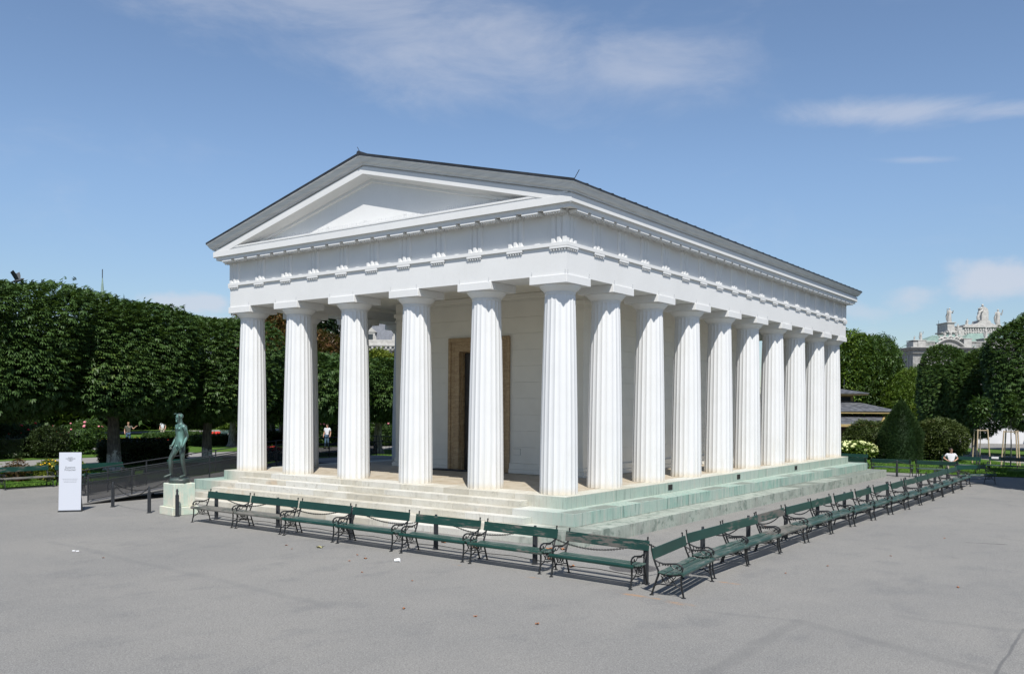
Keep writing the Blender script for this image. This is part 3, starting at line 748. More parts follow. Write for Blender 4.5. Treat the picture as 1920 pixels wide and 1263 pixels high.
# cella ------------------------------------------------------------------------
def cella():
    xr, xl, yf, yb = -2.25, XW+2.25, 4.75, 18.4
    r = random.Random(11)
    dx0, dx1 = -7.78, -5.13              # door surround outer edges
    H = .54; z0 = .34; ztop = 5.98
    core = MB()
    # wall core boxes just behind the courses, leaving the door open
    core.box(xl+.03, dx0+.15, yf+.03, yf+.5, 0, ztop); core.box(dx1-.15, xr-.03, yf+.03, yf+.5, 0, ztop); core.box(dx0+.15, dx1-.15, yf+.03, yf+.5, 4.45, ztop); core.box(dx0+.15, dx1-.15, yf+.32, yf+.5, 0, 4.45)
    core.box(xr-.5, xr-.03, yf+.5, yb-.03, 0, ztop); core.box(xl+.03, xl+.5, yf+.5, yb-.03, 0, ztop); core.box(xl+.5, xr-.5, yb-.5, yb-.03, 0, ztop)
    core.build('cella_core', MT['wall'], T)
    cache = {}
    def course(x0, x1, y0, y1, za, zb):
        k = (round(x1-x0, 3), round(y1-y0, 3), round(zb-za, 3))
        if k not in cache: cache[k] = MB().cbox(-k[0]/2, k[0]/2, -k[1]/2, k[1]/2, .0015, k[2]-.0015, .004).mesh('wall_block', MT['wall'])
        link('wall_block', cache[k], T, ((x0+x1)/2, (y0+y1)/2+r.uniform(-.0015, .0015), za))
    z = z0; i = 0
    while z < ztop-.05:
        zb = min(z+H, ztop)
        if z >= 4.55: course(xl+.74, xr-.74, yf, yf+.06, z, zb)
        else:
            course(xl+.74, dx0, yf, yf+.06, z, zb); course(dx1, xr-.74, yf, yf+.06, z, zb)
        o = (i % 2)*1.1
        cuts = [yf+.74]+[yf+.74+1.1+o+2.2*k for k in range(6) if yf+.74+1.1+o+2.2*k < yb-.9]+[yb]
        for a, b in zip(cuts[:-1], cuts[1:]): course(xr-.06, xr, a, b, z, zb)
        course(xl, xl+.06, yf+.74, yb, z, zb)
        course(xl+.07, xr-.07, yb-.06, yb, z, zb)
        z = zb; i += 1
    MB().box(dx0, dx1, yf+.002, yf+.029, 4.45, 5.0).build('lintel_panel', MT['wall'], T)
    # antae (corner pilasters) with caps and bases
    for x0, x1 in ((xl-.03, xl+.735), (xr-.735, xr+.03)):
        a = MB().cbox(x0, x1, yf-.035, yf+.735, .28, 5.30, .006).build('anta', MT['wall'], T)
        cp = MB(); cp.cbox(x0-.03, x1+.03, yf-.065, yf+.765, 5.301, 5.36, .004); cp.cbox(x0-.012, x1+.012, yf-.047, yf+.747, 5.361, 5.47, .004); cp.cbox(x0-.07, x1+.07, yf-.105, yf+.805, 5.471, 5.60, .01)
        cp.cbox(x0-.01, x1+.01, yf-.045, yf+.745, 5.601, 5.979, .004); cp.build('anta_capital', MT['wall'], a)
        bs = MB(); bs.cbox(x0-.10, x1+.10, yf-.135, yf+.835, -.004, .12, .01); bs.cbox(x0-.07, x1+.07, yf-.105, yf+.805, .121, .17, .01); bs.cbox(x0-.035, x1+.035, yf-.07, yf+.77, .171, .279, .015); bs.build('anta_base', MT['wall'], a)
    # wall base moulding
    def base(x0, x1, y0, y1):
        b = MB(); b.cbox(x0, x1, y0, y1, -.004, .14, .01); 
        b.cbox(x0+(.03 if x1-x0 < 1 else 0), x1-(.03 if x1-x0 < 1 else 0), y0+(.03 if y1-y0 < 1 else 0), y1-(.03 if y1-y0 < 1 else 0), .141, .338, .012); b.build('base_moulding', MT['wall'], T)
    base(xl+.84, dx0-.002, yf-.09, yf+.15); base(dx1+.002, xr-.84, yf-.09, yf+.15); base(xr-.15, xr+.09, yf+.84, yb+.05); base(xl-.09, xl+.15, yf+.84, yb+.05); base(xl+.2, xr-.2, yb-.15, yb+.09)
    # crown moulding under the ceiling
    for bx in ((xl+.8, xr-.8, yf-.08, yf+.0, 5.80, 5.978), (xr+.001, xr+.085, yf+.84, yb, 5.80, 5.978), (xl-.085, xl-.001, yf+.84, yb, 5.80, 5.978)):
        MB().cbox(*bx, .02).build('crown_moulding', MT['wall'], T)
    # doorway
    d = link('doorway', MB().box(dx0+.47, dx1-.47, yf+.261, yf+.30, 0, 4.12).mesh('doorway', MT['door']), T)
    f = MB(); w = .44
    for s0, s1 in ((dx0, dx0+w), (dx1-w, dx1)): f.cbox(s0, s1, yf-.05, yf+.12, -.004, 4.13, .008)
    f.cbox(dx0, dx1, yf-.05, yf+.12, 4.1305, 4.55, .008)
    g = MB()
    for s0, s1 in ((dx0-.025, dx0+.09), (dx1-.09, dx1+.025)): g.cbox(s0, s1, yf-.10, yf-.051, .0, 4.60, .015)
    g.cbox(dx0+.091, dx1-.091, yf-.10, yf-.051, 4.46, 4.60, .015)
    for s0, s1 in ((dx0+.20, dx0+.24), (dx1-.24, dx1-.20)): g.cbox(s0, s1, yf-.065, yf-.051, .0, 4.36, .005)
    g.cbox(dx0+.241, dx1-.241, yf-.065, yf-.051, 4.32, 4.36, .005)
    fo = f.build('door_frame', MT['marble'], d); fo2 = g.build('door_moulding', MT['marble'], d)
    rv = MB(); rv.box(dx0+w+.001, dx0+w+.03, yf+.121, yf+.26, 0, 4.12); rv.box(dx1-w-.03, dx1-w-.001, yf+.121, yf+.26, 0, 4.12); rv.box(dx0+w+.031, dx1-w-.031, yf+.121, yf+.26, 4.10, 4.129)
    rv.build('door_reveal', MT['marble'], d)
    for k in range(2):
        xa = dx0+.50+k*.84
        lf = MB(); lf.cbox(xa, xa+.82, yf+.212, yf+.259, .03, 4.08, .006)
        lo = lf.build('door_leaf', MT['door'], d)
        for zz in (.25, 1.25, 2.25, 3.2): MB().cbox(xa+.12, xa+.70, yf+.188, yf+.211, zz, zz+.78, .02).build('door_panel', MT['door'], lo)
    # threshold lying in front of the door, plate on the wall
    MB().cbox(dx0-.3, dx1-.6, yf-.62, yf-.30, .0, .045, .01).build('threshold', MT['steel'], T)
    p = MB(); p.cbox(-4.98, -4.68, yf-.012, yf-.001, .62, .82, .003); pp = p.build('wall_plate', MT['wall'], T)
    q = MB(); q.box(-4.985, -4.675, yf-.004, yf-.0005, .615, .62); q.box(-4.985, -4.675, yf-.004, yf-.0005, .8205, .826); q.box(-4.985, -4.981, yf-.004, yf-.0005, .6205, .82); q.box(-4.679, -4.675, yf-.004, yf-.0005, .6205, .82); q.build('plate_rim', MT['steel'], pp)
    # small lamp under the ceiling near the corner
    MB().cbox(-1.5, -1.3, 3.2, 3.45, 5.78, 5.92, .02).build('ceiling_lamp', MT['steel'], T)
cella()

# ------------------------------------------------------------------ park benches
BL = 1.84
def bench_parts():
    """Bench: local x along the seat, front towards -y, origin at ground below the middle of the seat."""
    P = {}
    def arc(c, r, a0, a1, n=8): return [(c[0]+r*math.cos(R(a0+(a1-a0)*i/n)), c[1]+r*math.sin(R(a0+(a1-a0)*i/n))) for i in range(n+1)]
    def ends():
        b = MB(); w = .016
        def t(pts, r=w, n=6): b.tube([(0, y, z) for y, z in pts], r, n)
        # front leg, slightly bowed, with foot plate
        t([(-.29, .015), (-.275, .08), (-.25, .2), (-.245, .32), (-.262, .40)], [.016, .018, .017, .018, .02])
        b.tube([(0, -.29, 0), (0, -.29, .016)], [.045, .03], 8)
        # back leg splayed, and upright continuing to the back rail
        t([(.27, .015), (.235, .12), (.19, .25), (.15, .36), (.155, .42), (.20, .52), (.245, .64), (.275, .76), (.283, .83)], [.016, .017, .018, .02, .019, .018, .017, .016, .013])
        b.tube([(0, .27, 0), (0, .27, .016)], [.045, .03], 8); b.sphere((0, .285, .845), .02, 6, 4)
        # seat bearer, dipped in the middle
        t([(-.262, .395), (-.20, .375), (-.06, .355), (.06, .36), (.155, .40)], .017)
        # arched stretcher between the legs
        t([(-.275, .10), (-.23, .17), (-.12, .215), (0, .20), (.12, .20), (.215, .185)], .012)
        # scroll work under the seat
        t(arc((-.06, .29), .045, -60, 240), .009, 5); t(arc((.045, .29), .045, -60, 240), .009, 5)
        t([(-.14, .22), (-.01, .35), (.10, .22)], .009, 5); t([(-.15, .345), (-.07, .245), (.03, .225), (.11, .345)], .009, 5)
        return b.mesh('end_frame', MT['iron'], 50)
    def arm():
        b = MB()
        def t(pts, r, n=6): b.tube([(0, y, z) for y, z in pts], r, n)
        t([(.225, .60), (.15, .565), (.06, .545), (-.06, .555), (-.16, .565), (-.235, .545), (-.275, .50), (-.262, .44), (-.25, .40)], [.013, .014, .014, .015, .016, .016, .015, .014, .014])
        t(arc((-.215, .50), .038, 80, 380), .010, 5)
        t([(.20, .53), (.17, .49), (.13, .505), (.14, .55)], .010, 5)
        for k in range(4): b.sphere((0, .075-k*.045, .527), (.011, .018, .014), 6, 4)
        t([(-.06, .545), (-.10, .49), (-.15, .47), (-.17, .52)], .009, 5)
        return b.mesh('armrest', MT['iron'], 50)
    P['end'] = ends(); P['arm'] = arm()
    def plank(w, t):
        b = MB(); b.cbox(-BL/2, BL/2, -w/2, w/2, -t/2, t/2, .007); return b
    P['backrest'] = plank(.026, .185).xf(Matrix.Rotation(R(-9), 4, 'X')).mesh('backrest', MT['green'])
    P['slat_a'] = plank(.118, .026).mesh('seat_slat', MT['seat_green'])
    P['slat_b'] = plank(.088, .026).mesh('seat_slat', MT['seat_green'])
    nose = MB(); nose.prism([(-.045, -.04), (-.052, -.005), (-.035, .018), (0, .026), (.033, .022), (.033, -.004), (0, -.002), (-.024, -.02), (-.03, -.042)], -BL/2, BL/2, 'x')
    P['slat_c'] = nose.mesh('seat_slat', MT['seat_green'])
    P['strut'] = MB().tube([(-BL/2+.06, -.0, .185), (0, 0, .215), (BL/2-.06, 0, .185)], .007, 5).mesh('brace', MT['iron'])
    return P
BP = bench_parts()
def make_bench(label, loc, rz, group, back='green', seat='seat_green', first_slat=None, scale=1.0):
    t = thing('park_bench', label, 'bench', loc, rz, group)
    def part(nm, me, l, r=(0, 0, 0), m=None):
        o = link(nm, me, t, l, r)
        if m: o.material_slots[0].link = 'OBJECT'; o.material_slots[0].material = MT[m]
        return o
    for sx in (-1, 1):
        e = part('end_frame', BP['end'], (sx*(BL/2-.055), 0, 0)); link('armrest', BP['arm'], e)
    part('backrest', BP['backrest'], (0, .235, .705), m=back)
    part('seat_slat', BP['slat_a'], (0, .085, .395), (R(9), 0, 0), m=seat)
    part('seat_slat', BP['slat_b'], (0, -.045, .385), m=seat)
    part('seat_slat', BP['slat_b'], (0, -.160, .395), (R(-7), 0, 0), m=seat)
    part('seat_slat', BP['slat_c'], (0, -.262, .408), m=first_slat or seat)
    part('brace', BP['strut'], (0, .0, 0))
    if scale != 1: t.scale = (scale, 1, 1)
    return t
def benches():
    G1 = 'park benches facing out from the front steps'
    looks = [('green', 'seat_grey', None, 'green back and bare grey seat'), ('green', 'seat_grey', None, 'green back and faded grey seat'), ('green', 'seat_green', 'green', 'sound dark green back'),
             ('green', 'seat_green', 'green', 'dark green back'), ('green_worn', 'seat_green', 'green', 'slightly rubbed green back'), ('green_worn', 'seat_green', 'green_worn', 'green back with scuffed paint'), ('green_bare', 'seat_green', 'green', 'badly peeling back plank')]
    xs = [(-7.64, -5.03), (-5.745, -5.02), (-3.82, -5.04), (-1.86, -5.10), (.20, -5.15), (2.155, -5.20), (4.235, -5.36)]
    ordw = ['first', 'second', 'third', 'middle', 'fifth', 'sixth', 'last']
    for i, ((x, y), lk) in enumerate(zip(xs, looks)):
        place = 'beside the statue pedestal' if i == 0 else ('by the corner bollard' if i == 6 else ordw[i]+' from the left')
        if i == 3: place = 'fourth from the left'
        make_bench('bench with %s in the front row, %s' % (lk[3], place), (x, y+.30, GZ), R([0, .5, 0, -.6, -.4, -.8, -3.2][i]), G1, lk[0], lk[1], lk[2])
    # right-hand row
    G2 = 'park benches in the long row beside the right flank of the temple'
    edges = [(-5.58, -3.79, 5.62), (-3.60, -1.84, 5.47), (-1.80, .04, 5.44), (.10, 1.92, 5.40), (2.0, 3.80, 5.41), (3.86, 5.58, 5.41), (5.63, 7.33, 5.49), (7.40, 9.08, 5.55), (9.14, 10.80, 5.62),
             (10.86, 12.48, 5.70), (12.54, 14.3, 5.73), (14.34, 16.0, 5.74), (16.04, 17.9, 5.74), (17.96, 19.7, 5.73), (19.74, 21.6, 5.74)]
    backs = ['green', 'green', 'green_worn', 'green_bare', 'green', 'green_worn', 'green', 'green_worn', 'green', 'green', 'green_worn', 'green', 'green', 'green', 'green']
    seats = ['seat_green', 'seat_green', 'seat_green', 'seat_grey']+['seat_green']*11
    desc = {0: 'dark green bench turned out at the corner, nearest of the right-hand row', 3: 'bench with grey weathered back plank, fourth from the corner in the right-hand row'}
    for i, (a, b, x) in enumerate(edges):
        rz = R(90+(0, .5, -.7, .9, -.4, .3, -.8, .6, -.2, .7, -.6, .4, -.5, .3, -.3)[i]) if i else R(90+7.5)
        if i == 14: lab = 'green bench at the far end of the right-hand row, second-last before the turned one'
        else: lab = desc.get(i, 'dark green bench, %s from the corner in the right-hand row' % ORD[i])
        make_bench(lab, (x+.06+(.05 if i == 0 else 0), (a+b)/2, GZ), rz, G2, backs[i], seats[i], scale=(b-a-.03)/BL)
    make_bench('small green bench standing at an angle at the far end of the right-hand row', (6.05, 23.0, GZ), R(58), G2, 'green', 'seat_green', scale=.95)
    # rear row, seen from behind
    for i, x in enumerate((4.1, 2.1, .1, -1.9, -3.9)):
        make_bench('dark green bench seen from behind in the rear row, %s from its right end' % ORD[i], (x, 25.45, GZ), R(180), 'park benches along the rear of the temple', 'green', 'seat_green')
    # benches at the lawn edges
    make_bench('green bench with pale worn planks at the far left edge by the yellow flowers', (-21.7, -3.3, GZ), R(90), 'park benches on the edge of the left lawn', 'green_worn', 'seat_grey')
    make_bench('green bench on the lawn edge behind the white exhibition sign', (-21.5, -.85, GZ), R(90), 'park benches on the edge of the left lawn', 'green', 'seat_green', scale=1.5)
    make_bench('green bench on the lawn edge seen behind the legs of the statue', (-21.5, 3.9, GZ), R(90), 'park benches on the edge of the left lawn', 'green', 'seat_green', scale=1.5)
    for i, (x, y) in enumerate(((-17.3, -2.6), (-17.2, -.5))):
        make_bench(('dark bench seen through the ramp railing, nearer the white sign', 'dark bench seen through the ramp railing, nearer the statue')[i], (x, y, GZ), R(-90), 'benches behind the ramp railing', 'green', 'seat_green')
    make_bench('green bench on the right-hand lawn with a seated man in a white T-shirt', (4.35, 29.3, GZ+.05), R(-10), 'park benches on the right-hand lawn', 'green', 'seat_green')
    for i, x in enumerate((6.4, 8.3)):
        b = make_bench(('green bench with a white tag on the right-hand lawn, beside the seated man', 'green bench at the right edge of the picture on the lawn')[i], (x, 29.9+.3*i, GZ+.05), R(-8), 'park benches on the right-hand lawn', 'green', 'seat_green')
        if i == 0: MB().cbox(-.8, -.48, .20, .215, .70, .80, .003).build('tag_plate', MT['paper'], b)
    for i, x in enumerate((-.6, -2.7)):
        b = make_bench(('green bench in front of the hydrangeas with a white tag', 'green bench in front of the hydrangeas, half hidden by the temple steps')[i], (x, 27.9, GZ+.05), R(0), 'benches by the hydrangeas', 'green', 'seat_green')
        if i == 0: MB().cbox(-.85, -.53, .20, .215, .72, .83, .003).build('tag_plate', MT['paper'], b)
benches()

# ------------------------------------------------------------------ bollards and chains
def fence_posts():
    b = MB(); pr = []
    n = 16
    for z, s_ in ((0, 1.0), (.60, 1.0)):
        pr.append((z, s_))
    vs = []
    for z, s_ in pr:
        for i in range(n):
            a = 2*math.pi*i/n; r = (.052 if i % 2 == 0 else .040)*s_
            vs.append((r*math.cos(a), r*math.sin(a), z))
    b.add(vs, [(i, (i+1) % n, n+(i+1) % n, n+i) for i in range(n)]+[tuple(n+i for i in range(n))])
    shaft = b.mesh('bollard', MT['steel'])
    cap = MB().lathe([(.046, .601), (.048, .612), (.034, .62), (.030, .64), (.030, .765), (.024, .78)], 8).mesh('cap', MT['steel'], 40)
    ft = MB().lathe([(.075, 0), (.075, .012), (.055, .016)], 10).mesh('base_plate', MT['steel'], 40)
    eye = MB().tube([(-.06, 0, .72), (.06, 0, .72)], .010, 6).mesh('eyelet', MT['iron'])
    def bollard(label, x, y, rz, group, z=GZ):
        t = link('bollard', shaft, None, (x, y, z), (0, 0, rz)); tag(t, label, 'bollard', group)
        link('cap', cap, t); link('base_plate', ft, t); link('eyelet', eye, t); return t
    chains = {}
    def chain(label, p, q, group, sag=.27):
        d = Vector(q)-Vector(p); L = d.length; key = (round(L, 2), sag)
        if key not in chains:
            m = MB(); N = int(L/.034); N += N % 2
            def pt(t): return Vector(((t-.5)*L, 0, -sag*(1-(2*t-1)**2)))
            for i in range(N):
                a = pt(i/N); c = pt((i+1)/N); tdir = (c-a).normalized(); mid = (a+c)/2
                side = Vector((0, 1, 0)) if i % 2 else tdir.cross(Vector((0, 1, 0)))
                ring = []
                for j in range(6):
                    an = 2*math.pi*j/6; ring.append(mid+tdir*math.cos(an)*.023+side*math.sin(an)*.013)
                vs = []; fs = []
                for j in range(6):
                    c0 = ring[j]; tn = (ring[(j+1) % 6]-ring[j-1]).normalized(); o = (c0-mid).normalized(); u = tn.cross(o)
                    for k in range(3):
                        al = 2*math.pi*k/3; vs.append(c0+(o*math.cos(al)+u*math.sin(al))*.0085)
                for j in range(6):
                    for k in range(3): fs.append((j*3+k, j*3+(k+1) % 3, ((j+1) % 6)*3+(k+1) % 3, ((j+1) % 6)*3+k))
                m.add(vs, fs)
            chains[key] = m.mesh('chain', MT['iron'], fix=False)
        mid = (Vector(p)+Vector(q))/2
        o = link('chain', chains[key], None, mid, (0, 0, math.atan2(d.y, d.x))); tag(o, label, 'chain', group)
    g1 = 'black bollards with chains in front of the temple'; g2 = 'black bollards with chains along the right flank'; g3 = 'black bollards behind the temple'
    fr = [(-8.53, -4.25), (-5.90, -4.24), (-3.10, -4.30), (-.40, -4.30), (2.35, -4.40), (5.03, -4.73)]
    names = ['leftmost in the front row', 'second from the left in the front row', 'third from the left in the front row', 'fourth from the left in the front row', 'fifth from the left in the front row', 'at the near corner between the two bench rows']
    for (x, y), nm in zip(fr, names): bollard('dark grey iron bollard %s' % nm, x, y, 0, g1)
    for i in range(5):
        chain('black chain hanging between the %s and %s bollards of the front row' % (ORD[i], ORD[i+1]), (fr[i][0]+.05, fr[i][1], GZ+.72), (fr[i+1][0]-.05, fr[i+1][1], GZ+.72), 'black chains of the front row', .25)
    sd = [(5.03, -4.73)]+[(5.035+.0085*(k*2.37), -4.73+2.37*k, ) for k in range(1, 13)]
    for i in range(1, 13):
        bollard('dark grey iron bollard, %s behind the corner one along the right flank' % ORD[i-1], sd[i][0], sd[i][1], R(90), g2)
    for i in range(12):
        chain('black chain in the %s gap from the corner along the right flank' % ORD[i], (sd[i][0], sd[i][1]+.05, GZ+.72), (sd[i+1][0], sd[i+1][1]-.05, GZ+.72), 'black chains of the right flank', .24)
    bk = [(5.13, 25.0), (2.44, 25.0), (-.25, 25.0), (-2.9, 25.0)]
    for i, (x, y) in enumerate(bk[1:]): bollard('dark iron bollard behind the temple, %s from the right corner' % ORD[i], x, y, 0, g3)
    for i in range(3): chain('black chain behind the temple in the %s gap from the right corner' % ORD[i], (bk[i+1][0]+.05, 25, GZ+.72), (bk[i][0]-.05, 25, GZ+.72), 'black chains behind the temple', .2)
    bollard('dark grey iron bollard standing alone between the sign and the statue', -13.46, -4.50, 0, g1)
    bollard('dark grey iron bollard touching the left side of the statue pedestal', -11.25, -4.62, 0, g1)
    bollard('dark grey iron bollard in front of the statue pedestal', -9.90, -4.58, 0, g1)
    chain('black chain between the lone bollard and the statue pedestal', (-13.41, -4.5, GZ+.72), (-11.30, -4.62, GZ+.72), 'black chains of the front row', .3)
    bollard('dark grey iron bollard behind the lone one beside the ramp foot', -14.0, -2.2, R(90), g1)
    chain('black chain running back from the lone bollard towards the ramp', (-13.48, -4.45, GZ+.72), (-13.98, -2.25, GZ+.72), 'black chains of the front row', .3)
fence_posts()

# ------------------------------------------------------------------ figures
def skin_mesh(name, pts, edges, material, level=2, smooth=True):
    """pts: list of (x, y, z, rx, ry); the first is the root."""
    me = bpy.data.meshes.new(name+'_rig'); me.from_pydata([p[:3] for p in pts], edges, [])
    o = bpy.data.objects.new(name+'_rig', me); COL.objects.link(o)
    md = o.modifiers.new('skin', 'SKIN'); sv = me.skin_vertices[0].data
    for i, p in enumerate(pts):
        sv[i].radius = (p[3], p[4] if len(p) > 4 else p[3])
    sv[0].use_root = True
    ss = o.modifiers.new('sub', 'SUBSURF'); ss.levels = level; ss.render_levels = level
    dg = bpy.context.evaluated_depsgraph_get(); dg.update()
    out = bpy.data.meshes.new_from_object(o.evaluated_get(dg)); out.name = name
    bpy.data.objects.remove(o); bpy.data.meshes.remove(me)
    out.materials.clear(); out.materials.append(material)
    out.polygons.foreach_set('use_smooth', [True]*len(out.polygons))
    return out
def join_mb(me, mb, material):
    """append the shapes of mb to a mesh, giving one mesh"""
    bm = bmesh.new(); bm.from_mesh(me); t = mb.mesh('t', material, 60); bm.from_mesh(t); bm.to_mesh(me); bm.free(); bpy.data.meshes.remove(t)
    me.polygons.foreach_set('use_smooth', [True]*len(me.polygons)); return me
def lerp(a, b, t): return tuple(a[i]+(b[i]-a[i])*t for i in range(3))
def body(name, material, J, head_dir=0, bulk=1.0, hands=True):
    """J: joint dict in metres. Returns one continuous mesh: torso, limbs, neck, head."""
    k = bulk; pts = []; ed = []
    def P(p, rx, ry=None): pts.append((p[0], p[1], p[2], rx*k, (ry if ry else rx)*k)); return len(pts)-1
    pel = P(J['pelvis'], .135, .105); wai = P(J['waist'], .115, .09); che = P(J['chest'], .15, .105); nk0 = P(J['neck0'], .075, .07); nk = P(J['neck'], .056, .058)
    ed += [(pel, wai), (wai, che), (che, nk0), (nk0, nk)]
    jaw = P(lerp(J['neck'], J['head'], .55), .062, .07); hd = P(J['head'], .078, .092); cr = P(J['crown'], .055, .07); ed += [(nk, jaw), (jaw, hd), (hd, cr)]
    for s in ('L', 'R'):
        sh = P(J['sho'+s], .062); ua = P(lerp(J['sho'+s], J['elb'+s], .5), .048); el = P(J['elb'+s], .038); fa = P(lerp(J['elb'+s], J['wri'+s], .35), .038); wr = P(J['wri'+s], .025, .03); ha = P(J['han'+s], .022, .036)
        ed += [(che, sh), (sh, ua), (ua, el), (el, fa), (fa, wr), (wr, ha)]
        hp = P(J['hip'+s], .092); th = P(lerp(J['hip'+s], J['kne'+s], .45), .078); kn = P(J['kne'+s], .054); cf = P(lerp(J['kne'+s], J['ank'+s], .35), .055); an = P(J['ank'+s], .036); to = P(J['toe'+s], .032, .026)
        bl = P(lerp(J['ank'+s], J['toe'+s], .6), .038, .032)
        ed += [(pel, hp), (hp, th), (th, kn), (kn, cf), (cf, an), (an, bl), (bl, to)]
    me = skin_mesh(name, pts, ed, material)
    mb = MB()
    h = Vector(J['head']); up = (Vector(J['crown'])-h).normalized(); fd = Vector((math.sin(head_dir), -math.cos(head_dir), 0)); rt = fd.cross(up).normalized()
    # nose, brow, lips, chin, ears
    mb.tube([h+fd*.088+up*.02, h+fd*.105-up*.015, h+fd*.09-up*.03], [.008, .016, .012], 6)
    mb.tube([h+fd*.078+rt*.04+up*.025, h+fd*.09+up*.03, h+fd*.078-rt*.04+up*.025], .009, 5)
    mb.tube([h+fd*.075+rt*.022-up*.05, h+fd*.088-up*.052, h+fd*.075-rt*.022-up*.05], .008, 5)
    mb.sphere(tuple(h+fd*.068-up*.085), .026, 8, 5)
    for s_ in (-1, 1):
        mb.sphere(tuple(h+rt*.078*s_-up*.005-fd*.005), (.012, .02, .03), 6, 5)
    if hands:
        for s in ('L', 'R'):
            w = Vector(J['wri'+s]); hn = Vector(J['han'+s]); d = (hn-w).normalized(); sd = d.cross(Vector((0, 1, 0)))
            sd = Vector((0, -1, 0)) if sd.length < .1 else (Vector((0, -1, 0))-d*Vector((0, -1, 0)).dot(d)).normalized()
            inn = d.cross(sd)*(1 if s == 'L' else -1)
            for q, (o, l) in enumerate(((.027, .07), (.009, .08), (-.009, .075), (-.027, .058))):
                b0 = hn+sd*o; mb.tube([b0-d*.02, b0+d*l*.5, b0+d*l*.85+inn*.014, b0+d*l+inn*.028], [.0105, .0095, .0085, .006], 6)
            b0 = w+d*.03+sd*.028; mb.tube([b0, b0+d*.03+sd*.022, b0+d*.062+sd*.022+inn*.01], [.013, .011, .008], 6)
    return join_mb(me, mb, material)
def statue():
    t = thing('statue', 'weathered green bronze statue of a nude striding youth on a stone pedestal', 'statue', (-10.42, -4.18, GZ), R(-6))
    p = MB(); p.cbox(-.40, .40, -.40, .40, 0, .235, .012); pl = p.build('plinth', MT['pedestal'], t)
    MB().cbox(-.325, .325, -.325, .325, .236, .90, .015).build('pedestal', MT['pedestal'], t)
    # rough bronze ground slab
    r = random.Random(2); b = MB(); n = 18; vs = []
    for z, k in ((.901, 1), (.98, 1.02), (1.035, .93)):
        for i in range(n):
            a = 2*math.pi*i/n; rr = k*(.27+.05*abs(math.cos(2*a))+r.uniform(-.015, .015)); vs.append((rr*math.cos(a)*1.0, rr*math.sin(a)*.95, z+r.uniform(-.008, .008)*(z > .91)))
    b.add(vs, [(i, (i+1) % n, n+(i+1) % n, n+i) for i in range(n)]+[(n+i, n+(i+1) % n, 2*n+(i+1) % n, 2*n+i) for i in range(n)]+[tuple(2*n+i for i in range(n))]); b.build('bronze_base', MT['bronze'], t, 50)
    z = 1.03
    J = dict(pelvis=(0, .02, z+.98), waist=(.0, .03, z+1.13), chest=(0, .03, z+1.36), neck0=(0, .03, z+1.52), neck=(.005, .01, z+1.58), head=(.0, -.02, z+1.71), crown=(.0, -.015, z+1.80),
             shoL=(.20, .045, z+1.47), elbL=(.25, .10, z+1.17), wriL=(.245, -.02, z+.93), hanL=(.23, -.06, z+.86), shoR=(-.20, .02, z+1.47), elbR=(-.27, .05, z+1.17), wriR=(-.27, -.08, z+.93), hanR=(-.26, -.12, z+.86),
             hipL=(.095, .03, z+.92), kneL=(.11, .03, z+.51), ankL=(.10, .12, z+.075), toeL=(.13, -.06, z+.03), hipR=(-.095, .0, z+.92), kneR=(-.13, -.20, z+.54), ankR=(-.14, -.17, z+.10), toeR=(-.18, -.36, z+.03))
    me = body('bronze_figure', MT['bronze'], J, head_dir=R(-62), bulk=1.1)
    g = MB(); g.sphere((0, .005, z+1.735), (.094, .10, .085), 12, 8); g.sphere((-.06, -.05, z+1.60), (.035, .035, .05), 8, 6)   # close-cropped hair, beard
    for s_ in (-1, 1): g.sphere((s_*.07, -.05, z+1.39), (.075, .045, .055), 10, 6)
    g.sphere((0, -.085, z+.90), (.028, .03, .04), 8, 6)
    g.sphere((-.03, -.10, z+1.80), (.02, .05, .015), 6, 5)
    join_mb(me, g, MT['bronze'])
    o = link('bronze_figure', me, t, (0, 0, -.035), (0, 0, R(0)), (1.05, 1.05, 1.035))
    o.rotation_euler = (0, 0, R(-2))
statue()
